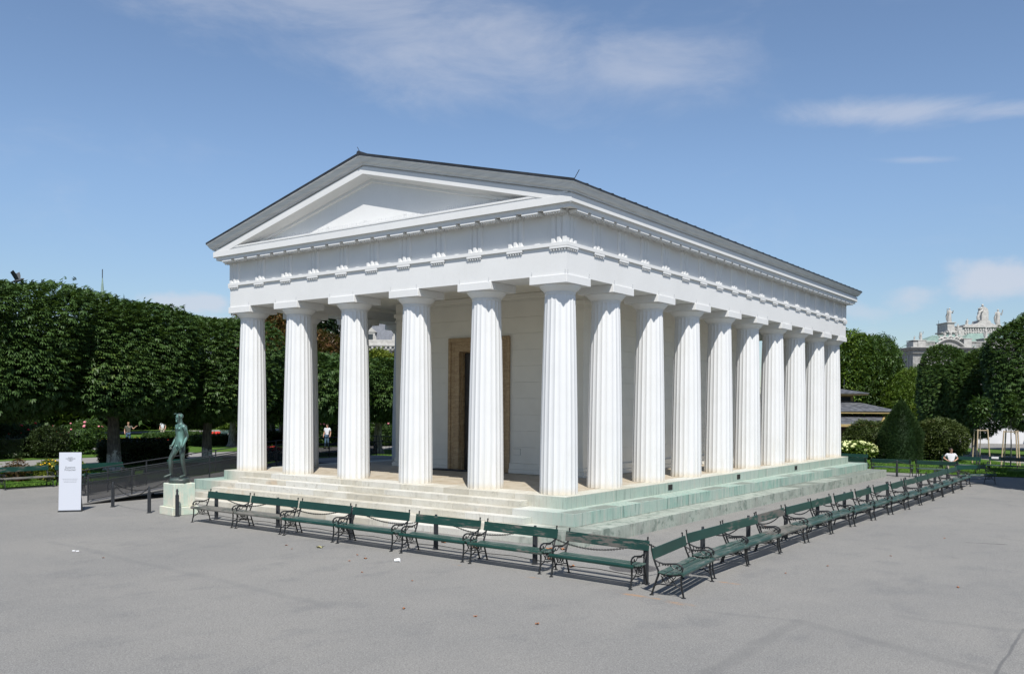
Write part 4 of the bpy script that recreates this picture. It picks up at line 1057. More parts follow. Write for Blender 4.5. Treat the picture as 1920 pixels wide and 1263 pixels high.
def person(label, loc, rz, seated, shirt, trousers, hair, arms='down', head_dir=0, s=1.0, sleeves=True):
    t = thing('person', label, 'person', loc, rz)
    if seated:
        J = dict(pelvis=(0, .0, .50), waist=(0, .03, .63), chest=(0, .05, .85), neck0=(0, .05, 1.0), neck=(0, .04, 1.06), head=(0, .01, 1.18), crown=(0, .015, 1.27),
                 shoL=(.19, .06, .95), elbL=(.33, .12, .74), wriL=(.16, -.12, .62), hanL=(.10, -.18, .60), shoR=(-.19, .06, .95), elbR=(-.36, .10, .75), wriR=(-.17, -.10, .62), hanR=(-.11, -.16, .61),
                 hipL=(.10, -.02, .47), kneL=(.18, -.44, .50), ankL=(.16, -.47, .09), toeL=(.19, -.64, .035), hipR=(-.10, -.02, .47), kneR=(-.20, -.44, .50), ankR=(-.18, -.50, .09), toeR=(-.22, -.67, .035))
    else:
        J = dict(pelvis=(0, .0, .96), waist=(0, .0, 1.1), chest=(0, .01, 1.32), neck0=(0, .01, 1.47), neck=(0, 0, 1.53), head=(0, -.02, 1.65), crown=(0, -.01, 1.74),
                 shoL=(.19, .01, 1.42), elbL=(.25, .05, 1.13), wriL=(.25, -.06, .90), hanL=(.24, -.09, .83), shoR=(-.19, .01, 1.42), elbR=(-.26, .04, 1.13), wriR=(-.24, -.10, .93), hanR=(-.23, -.14, .87),
                 hipL=(.09, 0, .90), kneL=(.10, -.04, .50), ankL=(.10, .05, .08), toeL=(.12, -.12, .03), hipR=(-.09, 0, .90), kneR=(-.10, -.08, .50), ankR=(-.11, -.12, .08), toeR=(-.14, -.28, .03))
        if arms == 'point': J.update(elbL=(.36, -.10, 1.25), wriL=(.50, -.22, 1.40), hanL=(.55, -.26, 1.45))
    link('body', body('body', MT['skin'], J, head_dir), t)
    # clothing slightly larger than the body
    def L(a, b, q): return lerp(J[a], J[b], q)
    def V(p, rx, ry=None): return (p[0], p[1], p[2], rx, ry or rx)
    pts = [V(J['waist'], .135, .11), V(lerp(J['pelvis'], J['waist'], .3), .14, .125), V(J['chest'], .168, .122), V(L('chest', 'neck0', .8), .09, .085)]
    ed = [(0, 1), (0, 2), (2, 3)]
    for s_ in ('L', 'R'):
        i = len(pts); pts += [V(J['sho'+s_], .078), V(L('sho'+s_, 'elb'+s_, .62), .066)]; ed += [(2, i), (i, i+1)]
    link('shirt', skin_mesh('shirt', pts, ed, MT[shirt]), t)
    pts = [V(J['pelvis'], .15, .125)]; ed = []
    for s_ in ('L', 'R'):
        i = len(pts); pts += [V(J['hip'+s_], .105), V(L('hip'+s_, 'kne'+s_, .5), .092), V(J['kne'+s_], .07), V(L('kne'+s_, 'ank'+s_, .5), .066), V(L('kne'+s_, 'ank'+s_, .93), .055)]
        ed += [(0, i), (i, i+1), (i+1, i+2), (i+2, i+3), (i+3, i+4)]
    link('trousers', skin_mesh('trousers', pts, ed, MT[trousers]), t)
    hb = MB(); h = Vector(J['head']); fd = Vector((math.sin(head_dir), -math.cos(head_dir), 0)); c = h-fd*.018+Vector((0, 0, .035)); hb.sphere(tuple(c), (.09, .10, .078), 12, 8); hb.build('hair', MT[hair], t, 60)
    for s_ in ('L', 'R'):
        a = Vector(J['ank'+s_]); b = Vector(J['toe'+s_]); m = MB(); m.tube([(a.x, a.y+.05, .045), (a.x, a.y-.02, .05), ((a.x+b.x)/2, (a.y+b.y)/2, .048), (b.x, b.y, .04)], [.045, .052, .050, .034], 8); m.build('shoe', MT['shoe'], t, 50)
    t.scale = (s, s, s); return t
person('man in a white T-shirt sitting on a lawn bench with his hands in his lap', (4.0, 29.22, GZ+.05), R(15), True, 'shirt', 'khaki', 'hair', head_dir=R(20), s=.93)
person('person in olive shirt and blue trousers standing beyond the hedge by the yellow flower bed', (-50.0, 17.0, GZ+.05), R(60), False, 'olive', 'blue', 'hair_light', 'point')
person('person in a white shirt among the roses beyond the statue', (-59.0, 25.4, GZ+.05), R(30), False, 'shirt', 'khaki', 'hair')
person('visitor in a white top seen between the second and third front columns', (-36.2, 24.3, GZ+.05), R(20), False, 'shirt', 'blue', 'hair')
person('visitor in a lilac top beside the one in white, seen between the columns', (-35.2, 25.4, GZ+.05), R(-20), False, 'lilac', 'khaki', 'hair_light')

# ------------------------------------------------------------------ exhibition sign
def text_mesh(name, txt, size, m, align='CENTER', spacing=1.0):
    cu = bpy.data.curves.new(name, 'FONT'); cu.body = txt; cu.size = size; cu.align_x = align; cu.extrude = .0015; cu.space_line = spacing
    o = bpy.data.objects.new(name, cu); COL.objects.link(o)
    dg = bpy.context.evaluated_depsgraph_get(); dg.update()
    me = bpy.data.meshes.new_from_object(o.evaluated_get(dg)); bpy.data.objects.remove(o); bpy.data.curves.remove(cu)
    me.name = name; me.materials.clear(); me.materials.append(m); return me
def sign():
    a = Vector((-13.33, -6.17)); b = Vector((-13.17, -5.70)); d = (b-a)
    # face looks towards the plaza, running from a (left edge) to b (right edge)
    t = thing('exhibition_sign', 'tall white exhibition sign board standing on the asphalt left of the statue', 'sign', ((a.x+b.x)/2, (a.y+b.y)/2, GZ), R(52))
    w, h = .60, 1.74
    lean = Matrix.Rotation(R(-2.5), 4, 'X')
    m = MB(); m.cbox(-w/2, w/2, 0, .025, .045, h, .003); p = m.xf(lean).build('panel', MT['sign'], t)
    m = MB(); m.cbox(-w/2-.004, w/2+.004, .0255, .05, .02, h-.01, .003); m.xf(lean); m.cbox(-w/2-.02, w/2+.02, -.02, .30, 0, .03, .004); m.prism([(.03, .03), (.27, .03), (.05, .5)], -w/2-.004, -w/2+.01, 'x'); m.prism([(.03, .03), (.27, .03), (.05, .5)], w/2-.01, w/2+.004, 'x'); m.build('stand', MT['steel'], t)
    def txt(s_, size, x, z, mt, sp=1.0):
        me = text_mesh('lettering', s_, size, MT[mt], spacing=sp)
        me.transform(Matrix.Translation((x, -.001, z)) @ Matrix.Rotation(R(90), 4, 'X')); me.transform(lean)
        link('lettering', me, p)
    txt('KUNST\nHISTORISCHES\nMUSEUM\nWIEN', .040, -.0, 1.575, 'ink', .8)
    txt('Susanna\nFritscher', .085, .0, 1.275, 'ink', .85)
    for k in range(3):
        l = MB(); r = random.Random(k); x = -.20+.02*k
        while x < .20-.03*k:
            wd = r.uniform(.015, .05); l.box(x, x+wd, -.0025, -.001, .955-.045*k, .966-.045*k); x += wd+.012
        l.xf(lean).build('small_print', MT['ink_light'], p)
sign()

# ------------------------------------------------------------------ ramp at the left flank
def ramp():
    t = thing('access_ramp', 'long dark steel access ramp with mesh railings rising beside the left flank', 'ramp')
    xn, xf = -14.72, -16.15; y0, y1, y2 = -4.9, 4.4, 9.4; zl = -.01
    def zr(y): return GZ+.03+(zl-GZ-.03)*max(0, min(1, (y-y0)/(y1-y0)))
    d = MB(); vs = []
    for x in (xn, xf):
        for y in (y0, y1, y2): vs += [(x, y, zr(y)-.065), (x, y, zr(y))]
    d.add(vs, [(0, 2, 3, 1), (2, 4, 5, 3), (6, 7, 9, 8), (8, 9, 11, 10), (1, 3, 9, 7), (3, 5, 11, 9), (0, 6, 8, 2), (2, 8, 10, 4), (0, 1, 7, 6), (4, 10, 11, 5)])
    d.build('deck', MT['path'], t)
    for x in (xn+.05, xf+.02):
        s = MB(); s.add([(x, y0, GZ), (x, y1, zr(y1)-.20), (x, y1, zr(y1)-.067), (x, y0, GZ+.002), (x-.05, y0, GZ), (x-.05, y1, zr(y1)-.20), (x-.05, y1, zr(y1)-.067), (x-.05, y0, GZ+.002)], [(0, 1, 2, 3), (4, 7, 6, 5), (0, 3, 7, 4), (1, 5, 6, 2), (3, 2, 6, 7), (0, 4, 5, 1)])
        s.build('support_beam', MT['steel'], t)
    for y in (-1.6, 1.4, 4.3, 6.8, 9.2):
        for x in (xn-.1, xf+.1): MB().box(x-.03, x+.03, y-.03, y+.03, GZ, zr(y)-.067).build('support_post', MT['steel'], t)
    MB().box(xn+.002, XW-E1+.02, y1-.2, y2-.4, zl-.06, zl).build('landing_plate', MT['steel'], t)
    def rail(x, ya, yb, nm):
        n = max(1, round((yb-ya)/1.36)); ys = [ya+(yb-ya)*i/n for i in range(n+1)]
        r = MB()
        for h, rad in ((.86, .02), (.62, .012), (.07, .014)):
            pts = [(x, y, zr(y)+h) for y in ys]; r.tube(pts, rad, 6)
        ro = r.build('rail', MT['steel'], t, 50)
        for y in ys:
            MB().cbox(x-.018, x+.018, y-.018, y+.018, zr(y)-.06, zr(y)+.86, .003).build('post', MT['steel'], t)
        for a, b in zip(ys[:-1], ys[1:]):
            q = MB(); q.add([(x, a+.02, zr(a)+.08), (x, b-.02, zr(b)+.08), (x, b-.02, zr(b)+.61), (x, a+.02, zr(a)+.61), (x+.004, a+.02, zr(a)+.08), (x+.004, b-.02, zr(b)+.08), (x+.004, b-.02, zr(b)+.61), (x+.004, a+.02, zr(a)+.61)],
                            [(0, 1, 2, 3), (4, 7, 6, 5), (0, 4, 5, 1), (1, 5, 6, 2), (2, 6, 7, 3), (3, 7, 4, 0)]); q.build('mesh_panel', MT['mesh'], t)
    rail(xn-.03, y0+.3, y1-.2, 'n'); rail(xf+.03, y0+.3, y2, 'f')
    # end railing across the landing
    r = MB()
    for h in (.86, .62, .07): r.tube([(xf+.03, y2, zl+h), (XW-E1+.1, y2, zl+h)], .014, 6)
    for k in range(14): r.tube([(xf+.03+.2*k, y2, zl), (xf+.03+.2*k, y2, zl+.86)], .009, 5)
    r.build('end_railing', MT['steel'], t)
ramp()

# ------------------------------------------------------------------ foliage
def unit(v): return v/np.maximum(np.linalg.norm(v, axis=-1, keepdims=True), 1e-9)
def leaves_mesh(name, P, N, size, kind, tint, m, g):
    """P points, N outward normals -> mesh of folded leaves."""
    n = len(P)
    up = np.array([0, 0, 1.]); rv = unit(g.normal(size=(n, 3)))
    if kind == 'palm':
        # five drooping leaflets fanned from one point (chestnut)
        ax = unit(N*.9+rv*.55+up*-.05); sd = unit(np.cross(ax, up)+rv*.25); nm = unit(np.cross(sd, ax)); nm = np.where(nm[:, 2:3] < 0, -nm, nm)
        V = []; F = []
        sz = size*(.75+.5*g.random(n))[:, None]
        base = P; cnt = 0
        for k, (ang, ln) in enumerate(((-78, .72), (-38, .95), (0, 1.08), (38, .95), (78, .72))):
            a = math.radians(ang); d = ax*math.cos(a)+sd*math.sin(a)
            d2 = -ax*math.sin(a)+sd*math.cos(a)
            tip = base+sz*ln*(d*.86-nm*.42+rv*.04); mid = base+sz*ln*(d*.56-nm*.06)
            V += [base, mid+sz*d2*.15-nm*sz*.03, tip, mid-sz*d2*.15-nm*sz*.03]
            F.append([4*k, 4*k+1, 4*k+2, 4*k+3])
        V = np.stack(V, 1); kk = 20
        F = np.array(F)
    elif kind == 'leaf':
        ax = unit(N*.6+rv*.9); sd = unit(np.cross(ax, up)+rv*.4); nm = unit(np.cross(sd, ax)); sz = size*(.7+.6*g.random(n))[:, None]
        V = []; F = []
        for k, (ang, o) in enumerate(((-35, -.1), (30, .15), (165, 0))):
            a = math.radians(ang); d = ax*math.cos(a)+sd*math.sin(a); d2 = -ax*math.sin(a)+sd*math.cos(a); b = P+sz*o*sd
            V += [b, b+sz*(d*.5+d2*.22+nm*.06), b+sz*(d*1.0-nm*.18), b+sz*(d*.5-d2*.22+nm*.06)]; F.append([4*k, 4*k+1, 4*k+2, 4*k+3])
        V = np.stack(V, 1); kk = 12; F = np.array(F)
    else:   # needle tufts
        ax = unit(N*.7+rv*.5+up*.55); sd = unit(np.cross(ax, rv)); sz = size*(.7+.6*g.random(n))[:, None]
        V = [P-sd*sz*.10, P+ax*sz+sd*sz*.02, P+sd*sz*.10, P-np.cross(ax, sd)*sz*.1, P+ax*sz*.9, P+np.cross(ax, sd)*sz*.1]
        V = np.stack(V, 1); kk = 6; F = np.array([[0, 1, 2, 2], [3, 4, 5, 5]])
    nf = len(F); quad = kind != 'needle'
    verts = V.reshape(-1, 3); per = 4 if quad else 3
    idx = (F[None, :, :per]+(np.arange(n)*kk)[:, None, None]).reshape(-1)
    me = bpy.data.meshes.new(name); me.vertices.add(len(verts)); me.vertices.foreach_set('co', verts.astype(np.float32).ravel())
    me.loops.add(len(idx)); me.loops.foreach_set('vertex_index', idx.astype(np.int32))
    npoly = n*nf; me.polygons.add(npoly); me.polygons.foreach_set('loop_start', (np.arange(npoly)*per).astype(np.int32))
    me.update(calc_edges=True)
    at = me.attributes.new('tint', 'FLOAT', 'POINT'); at.data.foreach_set('value', np.repeat(tint, kk).astype(np.float32))
    me.materials.append(m); return me
def crown_points(g, n, half, power, bumps=26, amp=.14, skin=.07, zcut=None, inner=.25):
    """points in a superellipsoid shell with lumps; half = (a, b, c)"""
    a = np.array(half)
    u = unit(g.normal(size=(n, 3)))
    rad = (np.abs(u)**power).sum(1)**(-1/power) if power > 2 else np.ones(n)
    bd = unit(g.normal(size=(bumps, 3))); ba = g.uniform(-.6, 1, bumps)*amp; bw = g.uniform(.18, .42, bumps)
    dot = u @ bd.T; f = 1+(ba*np.exp(-(1-dot)/(bw**2))).sum(1)
    depth = np.minimum(g.exponential(skin, n), .7)
    k = g.random(n) < inner; depth[k] = g.uniform(.05, .55, k.sum())
    r = rad*f*(1-depth); k = g.random(n) < .07; r[k] *= 1+g.uniform(.0, .09, k.sum())
    P = u*r[:, None]*a
    N = unit(np.sign(u)*np.abs(u)**(power-1)/a if power > 2 else u/a)
    # clumping in tint
    cd = unit(g.normal(size=(60, 3))); cv = g.random(60); tint = cv[np.argmax(u @ cd.T, 1)]*.45+g.random(n)*.55
    return P, N, tint
def make_trunk(name, h, r0, r1, m, limbs, spread, top, seed, lean=0.0):
    r = random.Random(seed); b = MB(); pts = []; rr = []
    for i in range(8):
        t = i/7; pts.append((lean*t+.03*math.sin(3*t+seed), .03*math.cos(4*t+seed), h*t)); rr.append(r0+(r1-r0)*t+(r0*.55*max(0, .12-t)/.12))
    b.tube(pts, rr, 12)
    for i in range(limbs):
        a = 2*math.pi*i/limbs+r.uniform(-.4, .4); z0 = h*r.uniform(.85, 1.0); L = spread*r.uniform(.6, 1); H = top*r.uniform(.45, .9)
        p0 = Vector((lean, 0, z0)); p3 = Vector((lean+math.cos(a)*L, math.sin(a)*L, h+H)); p1 = p0+Vector((math.cos(a)*L*.35, math.sin(a)*L*.35, H*.25)); p2 = p0+Vector((math.cos(a)*L*.7, math.sin(a)*L*.7, H*.6))
        b.tube([p0, p1, p2, p3], [r1*.62, r1*.42, r1*.28, r1*.08], 7)
        for k in range(3):
            q = p1+(p2-p1)*r.random(); e = q+Vector((r.uniform(-1, 1), r.uniform(-1, 1), r.uniform(.2, 1)))*L*.4; b.tube([q, (q+e)/2+Vector((0, 0, .1)), e], [r1*.2, r1*.12, r1*.03], 5)
    return b.mesh(name, m, 60)
TREES = {}
def tree_kind(key, seed, half, cz, power, n, size, kind, leafm, th, tr0, tr1, barkm, **kw):
    g = np.random.default_rng(seed)
    P, N, t = crown_points(g, n, half, power, **kw); P = P+np.array([0, 0, cz])
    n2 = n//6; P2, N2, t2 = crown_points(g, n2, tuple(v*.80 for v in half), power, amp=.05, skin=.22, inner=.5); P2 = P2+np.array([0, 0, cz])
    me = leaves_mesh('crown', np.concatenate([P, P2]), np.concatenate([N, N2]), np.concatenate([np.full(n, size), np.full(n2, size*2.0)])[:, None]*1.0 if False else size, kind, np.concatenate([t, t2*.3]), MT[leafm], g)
    tm = make_trunk('trunk', th, tr0, tr1, MT[barkm], 6, min(half[0], half[1])*.75, half[2]*1.1, seed)
    TREES[key] = (tm, me)
def plant(key, name, label, cat, x, y, rz, s=1.0, sz=None, group=None, z=.05):
    tm, cm = TREES[key]
    t = thing(name, label, cat, (x, y, GZ+z), rz, group); t.scale = (s, s, sz or s)
    if tm is not None: link('trunk', tm, t)
    link('crown', cm, t); return t
def trees():
    # clipped chestnuts of the left alley (three variants)
    for v in range(3):
        tree_kind('chest%d' % v, 20+v, (2.95, 3.2, 2.75), 5.55, 4.0, 14500, .235, 'palm', 'chestnut', 3.0, .33, .22, 'bark_pale', bumps=44, amp=.13, skin=.05)
    tree_kind('chestlow', 30, (3.0, 3.3, 1.85), 4.15, 3.3, 5200, .30, 'palm', 'chestnut', 2.5, .3, .2, 'bark', bumps=34, amp=.15, skin=.05)
    tree_kind('chestfar', 31, (3.2, 3.3, 2.2), 4.85, 3.4, 5200, .34, 'palm', 'chestnut', 2.4, .3, .2, 'bark', bumps=30, amp=.14, skin=.05)
    tree_kind('round', 41, (3.6, 3.6, 3.5), 5.9, 2.2, 9000, .27, 'palm', 'chestnut', 3.4, .34, .22, 'bark_pale', bumps=46, amp=.24, skin=.06)
    tree_kind('big', 42, (6.4, 6.0, 5.2), 7.6, 2, 15000, .36, 'leaf', 'broad', 3.5, .4, .28, 'bark', bumps=60, amp=.26, skin=.08)
    tree_kind('biglight', 43, (5.2, 5.0, 5.4), 7.0, 2, 9000, .42, 'leaf', 'broad_light', 3.5, .4, .28, 'bark', bumps=50, amp=.26, skin=.08)
    tree_kind('far_yellow', 44, (5, 5, 4.6), 7.4, 2, 6500, .5, 'leaf', 'yellowgreen', 3.5, .35, .22, 'bark', bumps=50, amp=.26)
    tree_kind('far_autumn', 45, (5, 5, 5), 7.4, 2, 6500, .5, 'leaf', 'autumn', 3.5, .35, .22, 'bark', bumps=50, amp=.26)
    tree_kind('far_rust', 46, (5, 5, 5), 7.4, 2, 6500, .5, 'leaf', 'rust', 3.5, .35, .22, 'bark', bumps=50, amp=.28)
    tree_kind('far_dark', 47, (4.2, 4.2, 6.5), 8.2, 2, 7500, .55, 'leaf', 'dark_conifer', 3.5, .35, .22, 'bark', bumps=50, amp=.22)
    rows = [(-25.6, -8.7, 1.0, .955), (-26.9, -2.9, 1.0, .935), (-27.1, 3.1, 1.03, .925), (-27.9, 8.7, .90, .90), (-28.3, 15.6, 1.0, 1), (-28.7, 22, 1, 1), (-29, 28.5, 1, 1)]
    names = ['at the left edge, tallest, with a bird on top', 'behind the white sign', 'between the sign and the statue, with a pale thick trunk', 'just left of the temple front', 'seen in the first column gap', 'seen between the second and third front columns', 'seen between the third and fourth front columns']
    for i, ((x, y, s, sz), nm) in enumerate(zip(rows, names)):
        plant('chest%d' % (i % 3) if i < 4 else 'chestlow', 'chestnut_tree', 'clipped dark green chestnut '+nm, 'tree', x, y, R(90*i+4*i), s, sz, 'clipped chestnuts of the left alley')
    # second row of the alley, further back
    far = [(-39.5, -5), (-41, 1.5), (-42.6, 12.5), (-40.4, 27.5), (-43.5, 21.5), (-46.5, 28.5), (-39, 34.5), (-49, 36), (-42, 41), (-56, 44), (-50, 49), (-44, 53)]
    fn = ['far left behind the roses', 'behind the rose bushes left of the sign', 'behind the statue beyond the gravel', 'in the gap right of the second column', 'in the gap right of the first column', 'deep in the first column gap', 'in the gap left of the cella pilaster', 'far behind the second gap', 'far behind the third gap', 'farthest left of the rear clump', 'middle of the rear clump', 'right of the rear clump']
    for i, ((x, y), nm) in enumerate(zip(far, fn)):
        if i == 2: continue
        s = .98
        plant('chestfar', 'chestnut_tree', 'dark clipped chestnut of the far row, '+nm, 'tree', x, y, R(37*i), s, s*(1.0 if i < 2 else .93), 'chestnuts of the far row')
    for key, x, y, s, lab, nm in [('far_dark', -70, 48, 1.15, 'tall dark evergreen behind the autumn trees in the first column gap', 'evergreen_tree'), ('far_autumn', -65.5, 42.5, .95, 'orange turning tree in the gap right of the first column', 'autumn_tree'), ('far_yellow', -63, 46.5, .8, 'yellowing tree below the orange one in the first column gap', 'broadleaf_tree'),
                              ('far_rust', -60.5, 46.5, .84, 'rust brown tree in the gap right of the second column', 'autumn_tree'), ('far_yellow', -56.6, 50, .76, 'bright yellow-green tree in the gap right of the third column', 'broadleaf_tree'), ('far_rust', -52.5, 52.5, .78, 'brownish tree beside the pilaster in the third column gap', 'autumn_tree'),
                              ('big', -75, 30, .9, 'broad green tree far behind the statue', 'broadleaf_tree'), ('big', -82, 18, .9, 'broad green tree far behind the sign', 'broadleaf_tree'), ('big', -30, 74, .8, 'green tree glimpsed through the right-flank columns', 'broadleaf_tree')]:
        plant(key, nm, lab, 'tree', x, y, R(x*7 % 360), s)
    # right side
    plant('biglight', 'broadleaf_tree', 'tall light green tree directly right of the temple roof end', 'tree', -11.2, 64, 0, .9, .78)
    plant('big', 'broadleaf_tree', 'wide dark green tree behind the kiosk and the cone yew', 'tree', -9.6, 64.6, R(80), .60, .72)
    plant('big', 'broadleaf_tree', 'dark green tree behind the round bush, left of the clipped chestnuts', 'tree', -4.3, 66, R(200), .42, .52)
    plant('biglight', 'broadleaf_tree', 'yellowish small tree showing between the dark trees right of the kiosk', 'tree', -5.4, 62.5, R(40), .34, .50)
    plant('round', 'chestnut_tree', 'clipped round chestnut with dark trunk, left of the pair behind the seated man', 'tree', .25, 50.4, R(10), .62, .80, 'clipped chestnuts on the right')
    plant('round', 'chestnut_tree', 'clipped round chestnut with pale trunk foot, right of the pair behind the seated man', 'tree', 1.9, 49.2, R(120), .60, .76, 'clipped chestnuts on the right')
    plant('round', 'chestnut_tree', 'big round chestnut cut by the right edge of the picture', 'tree', 5.9, 45.7, R(200), .84, 1.0, 'clipped chestnuts on the right')
    plant('round', 'chestnut_tree', 'chestnut half hidden behind the one at the right edge', 'tree', 6.6, 58.6, R(70), .85, .92, 'clipped chestnuts on the right')
    plant('round', 'chestnut_tree', 'chestnut just outside the right edge that shades the lawn', 'tree', 12.3, 22.5, R(20), 1.0, 1.0, 'clipped chestnuts on the right')
    plant('round', 'chestnut_tree', 'second chestnut outside the right edge that shades the lawn', 'tree', 12.6, 28.5, R(20), 1.0, 1.0, 'clipped chestnuts on the right')
    # solid dark mass of further greenery that closes the view behind the right-hand trees
    # young staked trees
    for i, (x, y) in enumerate(((4.0, 37.6), (5.8, 35.6))):
        t = thing('young_tree', ('thin young tree between three pale stakes, behind the seated man', 'thin young tree between four stakes near the right edge')[i], 'tree', (x, y, GZ+.05), R(20*i), 'young staked trees')
        MB().tube([(0, 0, 0), (.02, 0, 1.2), (0, .03, 2.4), (.03, 0, 3.3)], [.04, .034, .026, .012], 7).build('trunk', MT['bark'], t, 50)
        tie = MB(); st = 3+i; pp = []
        for k in range(st):
            a = 2*math.pi*k/st+.4; c, s_ = math.cos(a), math.sin(a)
            MB().tube([(c*.55, s_*.55, 0), (c*.40, s_*.40, 2.0)], .038, 7).build('stake', MT['stake'], t, 50); pp.append((c*.40, s_*.40, 1.93))
        for k in range(st): tie.tube([pp[k], pp[(k+1) % st]], .028, 6)
        tie.build('cross_bar', MT['stake'], t, 50)
        g = np.random.default_rng(60+i); P, N, tt = crown_points(g, 260, (.5, .5, .8), 2, amp=.3, skin=.3); P += np.array([0, 0, 3.1]); link('crown', leaves_mesh('crown', P, N, .22, 'leaf', tt, MT['broad'], g), t)
trees()

def shrub(name, label, cat, x, y, half, leafm, n, size, kind='leaf', power=2.3, seed=1, flowers=None, z=.05, rz=0, group=None, cone=False, amp=.12, fsize=.06):
    g = np.random.default_rng(seed); t = thing(name, label, cat, (x, y, GZ+z), rz, group)
    P, N, tt = crown_points(g, n, half, power, amp=amp, skin=.06, bumps=30)
    if cone:
        h = (P[:, 2]/half[2]+1)/2; k = np.clip((1-h)*1.9, 0, 1)**.8*.98+.03; P[:, 0] *= k/np.maximum(np.sqrt(np.clip(1-(2*h-1)**2, .05, 1)), .25); P[:, 1] *= k/np.maximum(np.sqrt(np.clip(1-(2*h-1)**2, .05, 1)), .25)
    P[:, 2] += half[2]*.97; keep = P[:, 2] > .02; P, N, tt = P[keep], N[keep], tt[keep]
    link('foliage', leaves_mesh('foliage', P, N, size, kind, tt, MT[leafm], g), t)
    # solid inner bulk so that nothing shows through
    c = MB(); rr = random.Random(seed)
    if cone: c.lathe([(half[0]*.8, .05), (half[0]*.80, half[2]*.5), (half[0]*.62, half[2]*1.1), (half[0]*.33, half[2]*1.6), (.02, half[2]*1.82)], 12)
    elif power > 3: c.box(-half[0]*.86, half[0]*.86, -half[1]*.86, half[1]*.86, .0, half[2]*1.8)
    else: c.sphere((0, 0, half[2]*.95), (half[0]*.74, half[1]*.74, half[2]*.78), 12, 8)
    me = c.mesh('branches', MT[leafm], 60); link('branches', me, t)
    if flowers:
        fm, nf = flowers; b = MB(); u = unit(g.normal(size=(nf, 3))); u[:, 2] = np.abs(u[:, 2])*.8+.02
        for q in u:
            q = q/np.linalg.norm(q)
            r_ = (np.abs(q)**power).sum()**(-1/power)
            s_ = fsize*g.uniform(.7, 1.3); b.sphere((q[0]*half[0]*r_*1.03, q[1]*half[1]*r_*1.03, half[2]*.97+q[2]*half[2]*r_*1.05), (s_, s_, s_*.8), 6, 4)
        tag(b.build('blossoms', MT[fm], t, 60), kind='stuff')
    return t
def shrubs():
    shrub('yew', 'tall cone-shaped clipped yew right of the temple steps', 'yew', -.25, 37.6, (1.18, 1.18, 1.80), 'yew', 15000, .14, 'needle', 2, 71, cone=True, amp=.05)
    shrub('bush', 'broad olive-green bush left of the cone yew, in front of the kiosk', 'bush', -2.35, 39.0, (1.75, 1.5, 1.15), 'shrub', 5200, .15, seed=72)
    shrub('bush', 'rounded sunlit bush right of the cone yew', 'bush', 1.35, 40.3, (1.55, 1.4, 1.27), 'shrub', 5600, .15, seed=73)
    shrub('hydrangea', 'pale cream flowering hydrangea at the foot of the far column', 'shrub', -2.75, 37.0, (1.25, .8, .55), 'broad_light', 1500, .16, seed=74, flowers=('pet_cream', 110), fsize=.12)
    # left
    shrub('hedge', 'dark square-clipped hedge between the statue and the pale tree trunk', 'hedge', -30.4, 6.6, (.8, 2.1, .66), 'hedge', 6500, .12, power=7, seed=75, rz=R(-18), amp=.02)
    shrub('hedge', 'dark clipped hedge below the coral roses at the far left', 'hedge', -40.2, -1.0, (1.0, 6.5, .62), 'hedge', 6500, .16, power=8, seed=76, amp=.02)
    shrub('bush', 'round dark box bush in front of the rose hedge', 'bush', -39.0, 5.9, (.95, .95, .9), 'hedge', 2600, .14, power=3, seed=77, amp=.03)
    for i, (x, y, fm, lab, h) in enumerate([(-42.2, -2.8, 'pet_orange', 'rose bush with coral blooms at the far left edge', .9), (-42.5, 0.2, 'pet_orange', 'rose bush with coral blooms, second from the left', .9), (-42.7, 3.0, 'pet_red', 'rose bush with red blooms above the dark hedge', .85), (-42.2, 6.6, 'pet_red', 'rose bush with a few red blooms left of the pale trunk', .95),
                                        (-41.3, 9.0, 'pet_pink', 'loose rose bush with small pink blooms behind the sign', 1.0), (-44.8, 3.2, 'pet_white', 'tall standard rose with white blooms, left', 1.45), (-45, 6.4, 'pet_white', 'tall standard rose with white blooms, right', 1.5), (-44, 24.0, 'pet_white', 'white rose bush in the first column gap', 1.3), (-39.5, 26.6, 'pet_pink', 'rose bush with pale blooms in the second column gap', 1.25), (-36.4, 31, 'pet_pink', 'dark rose bush with one pink bloom beside the pilaster', 1.3), (-37.8, 29.2, 'pet_white', 'rose bush with scattered white blooms left of the pilaster', 1.3)]):
        shrub('rose_bush', lab, 'rose bush', x, y, (1.0, 1.5, h), 'broad', 1500, .17, seed=80+i, flowers=(fm, 26 if i < 4 else 14), amp=.2, group='rose bushes', fsize=.085)
    for i, (x, y, w, l, fm, lab) in enumerate([(-52.5, 18.2, 1.4, 3.2, 'pet_yellow', 'bed of bright yellow flowers beyond the dark hedge'), (-49.8, 19.6, 1.1, 1.2, 'pet_red', 'small bed of red flowers beside the yellow ones'), (-48.6, 21.3, 1.2, 1.0, 'pet_red', 'red flower bed right of the standing person'), (-34.2, 16.9, .9, 1.4, 'pet_red', 'round bed of scarlet flowers in the first column gap'), (-62, 33, 1, 1.6, 'pet_red', 'distant red flowers behind the statue')]):
        shrub('flower_bed', lab, 'flower bed', x, y, (w, l, .2), 'broad_light', 700, .14, seed=100+i, flowers=(fm, 170), power=2.6, fsize=.085)
    shrub('hedge', 'low bright green clipped hedge beyond the statue', 'hedge', -52.5, 22.6, (1.2, 2.6, .42), 'broad', 3000, .14, power=6, seed=106, amp=.03)
    shrub('hedge', 'low green hedge strip in the first column gap', 'hedge', -46.0, 24.5, (1.0, 5, .42), 'broad', 3600, .15, power=6, seed=107, amp=.03)
    shrub('hedge', 'low green hedge strip in the second column gap', 'hedge', -41.5, 31, (.9, 4, .5), 'hedge', 3600, .15, power=6, seed=108, amp=.03)
